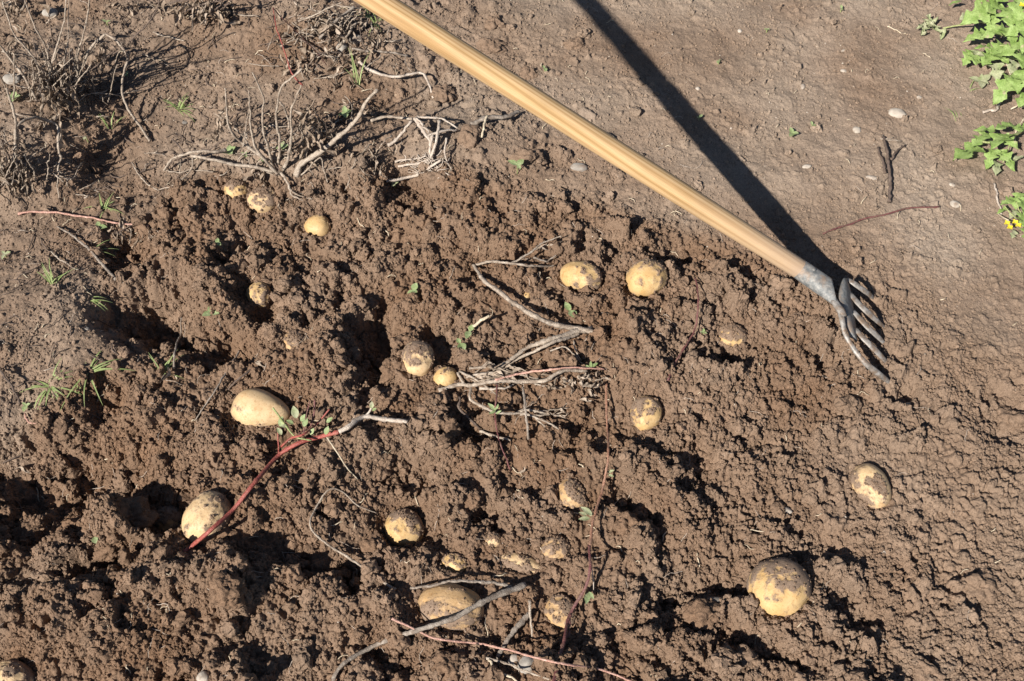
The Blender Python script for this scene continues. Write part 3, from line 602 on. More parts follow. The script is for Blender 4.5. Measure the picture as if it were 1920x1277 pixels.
# leaves ------------------------------------------------------------
def frame(d, up=(0, 0, 1)):
    d = np.asarray(d, float); d /= np.linalg.norm(d); s = np.cross(d, up); s /= np.linalg.norm(s) + 1e-9; return d, s, np.cross(s, d)
def withered(pos, d, length, width, seed):
    """shrivelled, rolled dead leaf"""
    r_ = np.random.default_rng(seed); d, s, u = frame(d); nl, nw = 9, 5; V = []; roll = r_.uniform(1.2, 3.2); bend = r_.uniform(-1.4, 1.4); ph = r_.uniform(0, 6)
    for i in range(nl):
        t = i / (nl - 1); wd = width * (math.sin(math.pi * min(1, t * .9 + .1)) ** .7) * (1 + .45 * math.sin(t * 9 + ph)); b = bend * t
        c = np.asarray(pos) + d * length * t * math.cos(b * .5) + u * length * t * math.sin(b * .5) * .5 + s * length * .12 * math.sin(t * 5 + ph)
        for j in range(nw):
            a = (j / (nw - 1) - .5) * 2; an = a * roll + .8 * math.sin(t * 7 + ph + a); rr = wd / roll
            V.append(c + s * rr * math.sin(an) + u * rr * (1 - math.cos(an)) + r_.normal(0, width * .10, 3))
    Fc = [[i * nw + j, i * nw + j + 1, (i + 1) * nw + j + 1, (i + 1) * nw + j] for i in range(nl - 1) for j in range(nw - 1)]; return V, Fc
def lobed(pos, d, length, tilt, seed, lobes=3, wide=.34, curl=.25):
    r_ = np.random.default_rng(seed); d = np.asarray(d, float); d /= np.linalg.norm(d); d = d * math.cos(tilt) + np.array([0, 0, 1]) * math.sin(tilt); d, s, u = frame(d)
    roll = r_.uniform(-.5, .5); s, u = s * math.cos(roll) + u * math.sin(roll), u * math.cos(roll) - s * math.sin(roll); nl, nw = 26, 9; V = []; ph = r_.uniform(0, 6)
    for i in range(nl):
        t = i / (nl - 1); env = math.sin(math.pi * min(1., .06 + .94 * t) ** .72) ** .75
        lo = .62 + .38 * math.cos(2 * math.pi * (lobes * t - .35)); lo = lo if t < .72 else max(lo, .86); te = 1 + .10 * math.sin(i * 2.9 + ph)
        droop = -curl * length * t * t * 1.1
        for j in range(nw):
            a = (j / (nw - 1) - .5) * 2; wd = length * wide * env * (.25 + .75 * lo if abs(a) > .4 else 1) * te
            ru = .045 * length * math.sin(t * 11 + ph + a * 2) * abs(a); V.append(np.asarray(pos) + d * (length * t - .12 * length * abs(a) * (t - .3)) + s * a * wd + u * (droop + .20 * wd * abs(a) + ru))
    Fc = [[i * nw + j, i * nw + j + 1, (i + 1) * nw + j + 1, (i + 1) * nw + j] for i in range(nl - 1) for j in range(nw - 1)]; return V, Fc
def ovate(pos, d, length, tilt, seed, wide=.3):
    r_ = np.random.default_rng(seed); d = np.asarray(d, float); d /= np.linalg.norm(d); d = d * math.cos(tilt) + np.array([0, 0, 1]) * math.sin(tilt); d, s, u = frame(d); nl, nw = 9, 5; V = []; cu = r_.uniform(-.25, .15)
    for i in range(nl):
        t = i / (nl - 1); wd = length * wide * math.sin(math.pi * (.03 + .95 * t) ** .85)
        for j in range(nw):
            a = (j / (nw - 1) - .5) * 2; V.append(np.asarray(pos) + d * length * t + s * a * wd + u * (cu * length * t * t + .25 * wd * abs(a)))
    Fc = [[i * nw + j, i * nw + j + 1, (i + 1) * nw + j + 1, (i + 1) * nw + j] for i in range(nl - 1) for j in range(nw - 1)]; return V, Fc
def blade(pos, az, length, lean, width, seed):
    r_ = np.random.default_rng(seed); d = np.array([math.cos(az), math.sin(az), 0]); s = np.array([-math.sin(az), math.cos(az), 0]); V = []; n = 8; c = np.array(pos, float); e = lean
    for i in range(n):
        t = i / (n - 1); wd = width * (1 - t ** 2.2) * (.6 + .4 * min(1, 4 * t)) + .00015; f = np.array([0, 0, 1.]) * .35 * wd
        V += [c - s * wd + f, c, c + s * wd + f]; c = c + (d * math.cos(e) + np.array([0, 0, 1]) * math.sin(e)) * length / (n - 1); e -= r_.uniform(.08, .25)
    Fc = [[i * 3 + j, i * 3 + j + 1, (i + 1) * 3 + j + 1, (i + 1) * 3 + j] for i in range(n - 1) for j in range(2)]; return V, Fc
PXM = lambda p: depth_of(p) / F          # metres per photo pixel at a place

# ------------------------------------------------------------------ digging fork
hb = march(1500, 505, .058); ht = CP + ray(705, 0) * 1.45; hd = (ht - hb) / np.linalg.norm(ht - hb); hend = hb + hd * 1.42
fork = thing('digging_fork', 'long wooden handled digging fork with five steel tines stuck in soil', 'fork', tuple(march(1680, 728)))
nh = 60; hp = np.linspace(hb - hd * .03, hend, nh); tt = np.linspace(0, 1.45, nh)
hr = np.interp(tt, [0, .06, .3, .6, .9, 1.25], [.0158, .0163, .0176, .0172, .0162, .0156]); hr[-4:] *= np.array([1.0, .98, .9, .6])
Vh, Fh = tube(hp, hr, 28, 1., .0)
from mathutils import Matrix
zq = Vector(hd).to_track_quat('Z', 'Y').to_matrix(); Mh = np.array(zq)
ho = mesh_obj('handle', (np.array(Vh) - hb) @ Mh, Fh, 'wood'); ho.parent = fork; ho.location = hb - np.array(fork['_o']); ho.rotation_mode = 'QUATERNION'; ho.rotation_quaternion = zq.to_quaternion()
ho['label'] = 'varnished pale wooden shaft, grey and worn near the socket'
# socket: sheet sleeve, round at the handle, flattening to an open lip
sk_end = march(1565, 550, .060)
sdv = sk_end - hb; sl_len = np.linalg.norm(sdv); sdv /= sl_len
_, sside, sup = frame(sdv); Vs = []; ns, nc = 14, 26
for layer in (0, 1):
    for i in range(ns):
        t = i / (ns - 1); rr = .0164 + .0006 * math.sin(t * 3) - layer * .0014; wide_ = rr * (1 + .16 * t); hi_ = rr * (1 - .35 * t)
        for k in range(nc):
            a = 2 * math.pi * k / nc; cut = .020 * math.cos(a + .2) * t ** 2; c_ = hb + sdv * (sl_len * t + cut)
            Vs.append(c_ + sside * math.cos(a) * wide_ + sup * math.sin(a) * hi_)
Fs = []
for layer in (0, 1):
    o_ = layer * ns * nc
    for i in range(ns - 1):
        for k in range(nc):
            f = [o_ + i * nc + k, o_ + i * nc + (k + 1) % nc, o_ + (i + 1) * nc + (k + 1) % nc, o_ + (i + 1) * nc + k]; Fs.append(f if layer == 0 else f[::-1])
for i in (0, ns - 1):
    for k in range(nc): Fs.append([i * nc + k, i * nc + (k + 1) % nc, ns * nc + i * nc + (k + 1) % nc, ns * nc + i * nc + k])
part('socket', fork, (Vs, Fs), 'steel')['label'] = 'scuffed blue grey sheet steel socket'
# rivet on the socket
rv, rf = ICO[2]; rp = hb + sdv * .022 + sup * .0160 - sside * .003; part('rivet', fork, ((rv * .0035) @ np.diag([1, 1, .6]) + rp, rf), 'steel')
def bar(name, pts, w, flat=.75, tip=None, mat='tine', sides=10):
    P = np.array([march(x, y, h / 100, BASE) for x, y, h in pts]); Q = catmull(P, .006); s = depth_of(P.mean(0)) / F; n = len(Q); t = np.linspace(0, 1, n)
    wv = np.interp(t, np.linspace(0, 1, len(w)), w) * s / 2; return part(name, fork, tube(Q, wv, sides, flat, .03, 3), mat)
bar('neck', [(1562, 560, 6.2), (1570, 574, 6.4), (1577, 583, 6.4), (1582, 594, 6.3)], [15, 15, 17, 13], .7)
lf_ = [(1583, 521, 5.6), (1577, 540, 6.0), (1575, 564, 6.2), (1580, 584, 6.2), (1587, 604, 5.6), (1597, 630, 4.4)]; rt_ = [(1590, 526, 3.6), (1596, 548, 3.3), (1600, 574, 3.2), (1603, 596, 3.2), (1606, 618, 3.1), (1608, 640, 3.2)]
Lp = catmull([march(x, y, h / 100, BASE) for x, y, h in lf_], .006); Rp = catmull([march(x, y, h / 100, BASE) for x, y, h in rt_], .006); m_ = 24
rs = lambda A: np.stack([np.interp(np.linspace(0, 1, m_), np.linspace(0, 1, len(A)), A[:, k]) for k in range(3)], -1)
Lp, Rp = rs(Lp), rs(Rp); Md = (Lp + Rp) / 2 + [0, 0, .003]; dn = np.array([-.002, 0, -.004]); Vp = np.concatenate([Lp, Md, Rp, Rp + dn, Md + dn, Lp + dn])
Fp = [[r * m_ + i, r * m_ + i + 1, ((r + 1) % 6) * m_ + i + 1, ((r + 1) % 6) * m_ + i] for r in range(6) for i in range(m_ - 1)] + [[r * m_ for r in range(6)], [r * m_ + m_ - 1 for r in range(6)][::-1]]
part('shoulder_plate', fork, (Vp, Fp), 'steel')
TW = [9, 12, 12.5, 10.5, 7, 2]
bar('tine', [(1588, 523, 4.0), (1598, 529, 4.0), (1612, 539, 3.4), (1630, 552, 2.0), (1648, 567, -1.2)], TW, .34)
bar('tine', [(1594, 550, 3.6), (1607, 566, 3.7), (1624, 583, 3.2), (1645, 602, 1.8), (1667, 622, -1.2)], TW, .34)
bar('tine', [(1599, 582, 3.4), (1610, 595, 3.6), (1626, 612, 3.2), (1647, 632, 1.8), (1671, 657, -1.2)], TW, .34)
bar('tine', [(1604, 616, 3.3), (1615, 630, 3.5), (1634, 649, 3.0), (1656, 672, 1.6), (1679, 699, -1.2)], TW, .34)
bar('tine', [(1575, 581, 6.4), (1579, 600, 6.3), (1584, 624, 6.0), (1598, 650, 5.2), (1622, 680, 3.8), (1655, 707, 1.8), (1687, 735, -1.6)], [12, 9.5, 9.5, 11, 12, 11, 9, 3], .75)

# ------------------------------------------------------------------ dry plants
def plant(name, label, cat, root, stems, leaves=(), group=None):
    """stems: (pts, w0, w1, mat); leaves: (px, py, h_cm, dir3, len_px, width_px, mat)"""
    o = thing(name, label, cat, base_of(*root), group)
    for pts, w0, w1, mat in stems: part('stem', o, stem_geo(pts, w0, w1), mat)
    for (px, py, h, d, ln, wd, mat) in leaves:
        SEED[0] += 1; p = march(px, py, h / 100, HS); s = PXM(p); part('leaf', o, withered(p, d, ln * s, wd * s, SEED[0]), mat)
    return o
def hang(cx, cy, rx, ry, n, h0, h1, ln, wd, mat='deadleaf', seed=1, up=-1.0):
    r_ = np.random.default_rng(seed); out = []
    for _ in range(int(n * 1.7)):
        x, y = cx + r_.normal(0, .5) * rx, cy + r_.normal(0, .5) * ry
        out.append((x, y, r_.uniform(h0, h1), (r_.uniform(-.7, .7), r_.uniform(-.9, .4), up * r_.uniform(.5, 1.2)), ln * r_.uniform(.6, 1.6), wd * r_.uniform(.35, .95), mat if r_.random() > .25 else 'tanleaf'))
    return out
DS, GS, DK = 'drystem', 'greystem', 'darkstem'
def stalks(cx, cy, rx, ry, n, h, lean, seed, w=3.2):
    r_ = np.random.default_rng(seed); out = []
    for _ in range(n):
        x, y = cx + r_.normal(0, .5) * rx, cy + r_.normal(0, .5) * ry; hh = h * r_.uniform(.4, 1.1); dx = r_.normal(0, lean); k = r_.normal(0, 10)
        out.append(([(x, y, 0), (x + dx * .4 + k * .5, y - hh * 3.2, hh * .55), (x + dx + k, y - hh * 5.6, hh)], w * r_.uniform(.7, 1.4), w * .6, DS if r_.random() > .15 else DK))
    return out
def litter(cx, cy, rx, ry, n, seed, ln=34, w=3.):
    r_ = np.random.default_rng(seed); out = []
    for _ in range(n):
        x, y = cx + r_.normal(0, .5) * rx, cy + r_.normal(0, .5) * ry; a = r_.uniform(0, 6.28); l_ = ln * r_.uniform(.5, 1.5); k = r_.normal(0, 6)
        out.append(([(x, y, r_.uniform(.3, 1.5)), (x + math.cos(a) * l_ * .5 + k, y + math.sin(a) * l_ * .3, r_.uniform(.6, 2)), (x + math.cos(a) * l_, y + math.sin(a) * l_ * .6, .3)], w * r_.uniform(.7, 1.5), w * .7, DS if r_.random() > .2 else DK))
    return out
plant('withered_potato_plant', 'tall withered potato plant with upright brown stems in the top left corner', 'dead plant', (100, 185), [
    ([(100, 185, 0), (94, 148, 5), (100, 117, 9), (107, 93, 12), (121, 33, 20), (123, -20, 25)], 8, 3, DS),
    ([(98, 180, 0), (93, 117, 8), (87, 87, 11), (72, 60, 14), (58, 30, 17), (40, -15, 22)], 6, 3, DS),
    ([(145, 150, 0), (145, 123, 4), (147, 103, 7), (157, 72, 11), (167, 25, 16), (168, -20, 21)], 7, 3, DS),
    ([(72, 190, 0), (58, 167, 3), (42, 138, 6), (20, 113, 8), (-10, 72, 12)], 8, 4, DS),
    ([(140, 150, 0), (160, 110, 6), (173, 88, 9), (197, 64, 12)], 8, 6, DS),
    ([(197, 64, 12), (217, 78, 11), (238, 108, 9), (232, 133, 7), (228, 160, 5), (231, 188, 3), (253, 223, 1.5), (281, 264, .6)], 5, 6, DS),
    ([(112, 180, 0), (122, 117, 8), (125, 93, 11), (128, 72, 13), (127, 33, 17), (131, -10, 22)], 5, 2, DS),
    ([(95, 180, 0), (70, 117, 8), (55, 98, 10), (30, 70, 13), (17, 40, 16), (0, -8, 20)], 6, 3, DS),
    ([(92, 180, 0), (83, 155, 4), (75, 133, 6), (68, 107, 9), (62, 72, 12)], 4, 2, DK),
    ([(107, 180, 0), (102, 120, 8), (98, 70, 13), (92, 30, 17)], 3, 2, DK), ([(125, 180, 0), (112, 140, 5), (105, 80, 12), (118, 50, 15)], 4, 2, DK),
    ([(105, 30, 17), (100, 33, 16), (88, 45, 12)], 4, 3, DS), ([(238, 108, 9), (225, 80, 11), (200, 62, 12)], 3, 2, DK),
    ([(150, 150, 0), (190, 120, 5), (230, 93, 8), (250, 72, 10), (275, 48, 12), (295, 20, 14), (300, -8, 16)], 4, 3, DK)] + stalks(105, 180, 76, 26, 46, 15, 26, 901, 3.6) + litter(130, 170, 150, 80, 34, 902, 40, 2.6),
    hang(108, 165, 42, 55, 34, 1, 8, 38, 11, seed=1) + hang(188, 95, 26, 34, 9, 3, 9, 26, 8, seed=2) + hang(25, 75, 20, 30, 7, 9, 13, 26, 8, seed=3) + hang(75, 130, 26, 40, 10, 4, 9, 26, 8, seed=4))
plant('withered_potato_plant', 'withered plant with a bent arching pale stem at the left edge', 'dead plant', (20, 330), [
    ([(-12, 325, 0), (0, 316, 2), (21, 299, 4), (28, 280, 6), (28, 249, 9), (29, 225, 11), (21, 190, 14), (12, 165, 16)], 13, 6, DS),
    ([(30, 300, 3), (33, 263, 7), (32, 237, 9), (62, 221, 9), (83, 226, 8), (107, 237, 7), (108, 270, 5), (115, 297, 3)], 7, 6, DS),
    ([(115, 297, 3), (110, 318, 2), (109, 344, 1), (110, 372, .5)], 4, 2, DS), ([(5, 330, 0), (-4, 280, 6), (-8, 230, 12)], 7, 5, DS),
    ([(40, 340, 0), (20, 300, 5), (2, 262, 9)], 5, 3, DK)] + stalks(15, 335, 50, 16, 20, 10, 18, 903, 3.6) + litter(70, 320, 130, 60, 28, 904, 36, 2.6),
    hang(22, 322, 44, 38, 22, 0, 4, 30, 10, seed=5) + hang(15, 290, 30, 30, 8, 3, 8, 26, 8, seed=6))
plant('withered_potato_plant', 'withered plant with several pale bare upright stems above the two half buried potatoes', 'dead plant', (525, 325), [
    ([(531, 318, 0), (540, 296, 3), (546, 254, 8), (545, 212, 13), (552, 187, 16), (565, 160, 19)], 11, 4, DS),
    ([(522, 305, 0), (524, 265, 5), (518, 237, 8), (516, 212, 11), (521, 181, 15), (529, 160, 17), (541, 150, 18), (566, 129, 20)], 9, 5, DS),
    ([(512, 312, 0), (504, 279, 4), (494, 248, 8), (491, 219, 11), (493, 187, 15), (485, 160, 18), (473, 136, 20)], 8, 4, DS),
    ([(524, 328, 0), (494, 294, 4), (479, 271, 6), (472, 240, 9), (469, 202, 13), (466, 170, 16)], 9, 3, DS),
    ([(500, 300, 3), (458, 273, 4), (444, 262, 5), (429, 237, 8), (426, 212, 10), (422, 165, 14)], 8, 3, DS),
    ([(514, 322, .5), (477, 312, 1.5), (442, 308, 2.5), (400, 298, 3.5), (358, 292, 4)], 9, 7, DS),
    ([(424, 281, 2), (400, 285, 4), (373, 283, 5), (342, 290, 4), (319, 302, 2.5), (308, 319, .8)], 8, 6, DS),
    ([(360, 294, 3.5), (359, 317, 1), (331, 344, .6), (296, 357, .4)], 5, 3, DS), ([(309, 318, .8), (342, 323, .8), (357, 317, 1)], 3, 2, DS),
    ([(556, 330, 0), (562, 310, 1.5), (585, 294, 3), (615, 273, 5), (644, 248, 7), (667, 223, 9), (685, 192, 12), (708, 168, 14)], 15, 7, DS),
    ([(524, 322, 1), (537, 344, 1.5), (548, 367, 1), (570, 376, .4)], 7, 3, DS), ([(546, 356, 1.2), (558, 363, 1), (586, 374, .3)], 4, 3, DS),
    ([(323, 261, 6), (348, 292, 3), (357, 313, .5)], 4, 3, DK), ([(524, 192, 14), (537, 212, 11), (543, 242, 8)], 5, 4, DS), ([(440, 240, 6), (458, 262, 4), (470, 280, 3)], 5, 4, DS),
    ([(562, 330, 0), (590, 302, 2), (602, 296, 2.2), (608, 320, .5), (614, 345, .3)], 4, 3, DS), ([(456, 275, 4), (460, 250, 7), (465, 205, 11)], 4, 2, DS), ([(492, 296, 3), (484, 306, 2), (477, 311, 1)], 4, 3, DS),
    ([(474, 275, 3), (447, 300, 1), (456, 325, .4)], 3, 2, DS)] + stalks(585, 265, 50, 26, 16, 8, 16, 905) + litter(540, 290, 180, 60, 40, 906, 36, 2.6),
    hang(418, 225, 16, 46, 9, 4, 10, 32, 9, seed=7) + hang(572, 235, 24, 38, 9, 2, 8, 34, 10, seed=8) + hang(600, 235, 24, 44, 9, 2, 8, 34, 10, seed=9) + hang(488, 325, 20, 12, 5, .5, 2, 26, 9, seed=10)
    + hang(545, 365, 26, 12, 5, .3, 1, 18, 6, seed=11))
plant('withered_potato_plant', 'crumpled dark dead foliage heaped beside the fork shaft at the top edge', 'dead plant', (620, 75), [
    ([(600, 72, 1), (622, 50, 3), (645, 30, 4), (664, 12, 5)], 8, 6, GS), ([(560, 40, 2), (600, 22, 4), (640, 5, 6)], 5, 3, DS), ([(632, 90, .6), (648, 70, 1.5), (668, 42, 2.5)], 7, 5, DS),
    ([(560, 70, 1), (590, 90, 1.5), (620, 110, 1)], 5, 3, DK), ([(690, 110, 1), (680, 80, 3), (672, 50, 4)], 3, 2, DK), ([(575, 125, 1), (600, 100, 2), (640, 98, 1)], 4, 3, DK)] + litter(620, 75, 120, 80, 60, 907, 44, 2.6) + stalks(610, 70, 80, 34, 22, 7, 20, 908),
    hang(590, 40, 70, 34, 16, 1, 5, 36, 11, seed=12) + hang(625, 110, 60, 60, 15, .5, 3, 34, 10, seed=13) + hang(690, 70, 30, 40, 9, .5, 3, 30, 9, seed=14) + hang(555, 110, 30, 60, 12, .5, 3, 30, 9, seed=15))
plant('withered_potato_plant', 'dark dead foliage in shade at the top edge between the two upright dead plants', 'dead plant', (390, 15), [
    ([(330, 30, 1), (370, 12, 3), (420, 0, 5)], 5, 3, DK), ([(300, 12, 1), (340, 2, 3), (400, -12, 5)], 4, 3, DK), ([(400, 30, 1), (430, 5, 4), (450, -20, 8)], 5, 3, DK), ([(380, 28, .5), (410, 12, 5), (420, -20, 11)], 5, 3, DK)],
    hang(385, 10, 60, 26, 26, 1, 6, 34, 10, seed=16) + hang(250, 5, 80, 10, 10, .5, 3, 26, 7, seed=17) + hang(25, 0, 30, 14, 8, 1, 4, 30, 10, seed=18))
# more withered scraps lying in the left valley
for k, (x, y, lab) in enumerate([(655, 200, 'small crumpled dead plant scrap left of the pale root tangle'), (700, 300, 'matted brown dead leaves just below the pale root tangle'), (240, 430, 'matted dead leaves and thin stalks above the deep shaded hole')]):
    plant('dead_leaf_scrap', lab, 'dead leaves', (x, y), [([(x - 30, y + 12, .5), (x, y - 4, 1.5), (x + 34, y - 16, .8)], 4, 2, DK), ([(x - 8, y - 22, 1), (x + 5, y, 1), (x + 2, y + 28, .5)], 3, 2, DS)], hang(x, y, 44, 32, 12, .4, 2, 26, 8, seed=30 + k))

# pale root tangle
rt = [([(778, 222, 3), (793, 247, 2.4), (807, 267, 1.6)], 11, 8, 'root'), ([(727, 273, .6), (750, 253, 1.5), (773, 227, 2.5)], 8, 6, 'root'), ([(697, 227, .6), (727, 220, 1.6), (773, 223, 2.5)], 7, 6, DS),
      ([(798, 258, 2), (827, 250, 2), (858, 244, 1)], 6, 4, 'root'), ([(823, 227, 2.5), (817, 267, 2), (800, 300, 1.2), (747, 312, .6)], 8, 5, 'root'), ([(837, 260, 2), (833, 287, 1.4), (842, 311, .5)], 5, 3, 'root'),
      ([(723, 340, .6), (773, 330, 1), (807, 313, 1.4), (827, 300, 1.6)], 8, 6, 'root'), ([(781, 219, 3), (830, 222, 2.6), (858, 240, 1.5)], 6, 4, 'root'), ([(783, 222, 3), (797, 240, 3), (803, 250, 2.5)], 5, 4, 'root'),
      ([(812, 252, 2.4), (806, 285, 1.6), (812, 300, 1)], 8, 5, 'root'), ([(742, 305, 1), (770, 300, 1.2), (800, 292, 1.4)], 5, 3, 'root')]
r_ = np.random.default_rng(77)
for _ in range(46):
    x, y = 800 + r_.normal(0, 22), 306 + r_.normal(0, 10); a = r_.uniform(0, 6.28); l_ = r_.uniform(12, 34)
    rt.append(([(x, y, r_.uniform(.6, 2)), (x + math.cos(a) * l_ * .5, y + math.sin(a) * l_ * .3 + 3, r_.uniform(.6, 2.2)), (x + math.cos(a + .5) * l_, y + math.sin(a + .5) * l_ * .6, .3)], 2.2, 1.2, 'root'))
plant('dead_root_tangle', 'pale dry root tangle with splayed broken stalks left of the fork shaft', 'dead roots', (805, 310), rt)
# centre tangle
plant('dry_haulm', 'long arched dry stem forked at its right end in the centre of the dug soil', 'dry stem', (1110, 622), [
    ([(888, 497, 1), (907, 526, 2.2), (930, 543, 3), (960, 566, 3.4), (1000, 593, 3), (1033, 609, 2.2), (1073, 616, 1.4), (1120, 624, .6)], 9, 13, DS),
    ([(1110, 618, .8), (1073, 623, 1.6), (1023, 639, 2.2), (990, 653, 2.2), (957, 676, 1.8), (928, 696, 1)], 15, 8, DS), ([(1085, 626, 1), (1030, 646, 1.8), (985, 667, 1.8), (950, 686, 1.4), (925, 699, .8)], 9, 6, DS),
    ([(890, 498, 1), (923, 491, 1.6), (957, 494, 2), (993, 501, 1.6), (1040, 498, .8)], 7, 4, DS), ([(957, 494, 2), (993, 473, 2.6), (1017, 456, 2.6), (1053, 443, 1.6)], 6, 3, DS),
    ([(1000, 485, 2), (1030, 488, 1.5), (1046, 470, 1)], 4, 3, GS), ([(1024, 661, .8), (1054, 653, 1.4), (1073, 664, 1.2), (1092, 682, .4)], 4, 3, DS), ([(1075, 640, 1), (1082, 660, 1), (1090, 676, .5)], 4, 3, DS)],
    [(958, 562, 3, (.2, -.6, -.5), 16, 6, 'tanleaf'), (1000, 470, 1.6, (1, .2, -.1), 30, 5, 'tanleaf'), (1030, 462, 1.4, (1, .3, 0), 28, 5, 'tanleaf'), (1096, 632, .8, (.3, -.8, 0), 22, 8, 'tanleaf'), (1008, 512, .6, (.4, -.7, 0), 14, 6, 'tanleaf')])
lay = []
r_ = np.random.default_rng(78)
for _ in range(24):
    x, y = r_.uniform(868, 960), 703 + r_.normal(0, 7); lay.append((x, y, r_.uniform(.6, 2), (1, r_.uniform(-.3, .3), r_.uniform(-.1, .2)), r_.uniform(24, 60), r_.uniform(4, 8), 'tanleaf' if r_.random() > .35 else 'deadleaf'))
for _ in range(22):
    x, y = r_.uniform(1030, 1125), 715 + r_.normal(0, 14); lay.append((x, y, r_.uniform(.4, 1.4), (r_.uniform(-1, 1), r_.uniform(-.8, .6), r_.uniform(-.1, .3)), r_.uniform(14, 30), r_.uniform(5, 10), 'tanleaf' if r_.random() > .5 else 'deadleaf'))
plant('dry_haulm', 'bundle of dry flattened stems and leaf shreds pointing at the small clean potato', 'dry stem', (950, 715), [
    ([(823, 733, .6), (859, 721, 1.4), (885, 722, 1.6), (927, 715, 2), (980, 717, 2), (1018, 716, 2), (1054, 697, 1.8), (1100, 695, .8)], 10, 9, DS), ([(861, 697, 2), (866, 708, 2), (873, 721, 1.4)], 7, 6, DS),
    ([(861, 698, 2), (889, 710, 2.2), (916, 729, 1.6), (931, 739, .8)], 6, 4, DS), ([(872, 708, 1), (920, 702, 2), (975, 705, 1.4), (1010, 710, 1)], 7, 4, DS), ([(900, 726, 1), (940, 727, 1), (965, 720, 1)], 7, 4, 'root'),
    ([(985, 700, 2.2), (1000, 715, 1.8), (1030, 725, 1), (1050, 730, .4)], 5, 3, DS), ([(880, 690, 1), (930, 693, 1.4), (960, 705, 1)], 6, 4, DS)], lay)
plant('dry_haulm', 'dry branching stem lying below the bundle, frayed into thin tips at right', 'dry stem', (925, 775), [
    ([(882, 724, 1.5), (882, 748, 1.8), (901, 761, 2), (927, 773, 2), (975, 776, 1.8), (1011, 786, 1.6), (1039, 799, 1.2), (1060, 817, .4)], 8, 4, DS), ([(975, 775, 1.8), (985, 770, 1.8), (1011, 773, 1.8), (1062, 784, .8)], 6, 3, DS),
    ([(975, 777, 1.8), (1010, 778, 1.6), (1060, 772, .8)], 5, 3, DS), ([(1005, 785, 1.5), (1020, 800, 1), (1040, 812, .4)], 5, 3, DS), ([(1000, 773, 1.6), (1040, 770, 1.2), (1066, 765, .6)], 4, 2, DS), ([(960, 776, 1.6), (985, 764, 1.6), (1002, 752, 1)], 4, 2, DS)],
    [(1040, 772, 1.2, (1, .2, 0), 28, 6, 'tanleaf'), (1045, 780, 1, (1, 0, 0), 26, 5, 'tanleaf'), (1020, 776, 1.4, (1, .1, 0), 30, 5, 'deadleaf'), (1050, 766, 1, (1, .5, 0), 22, 6, 'tanleaf')])
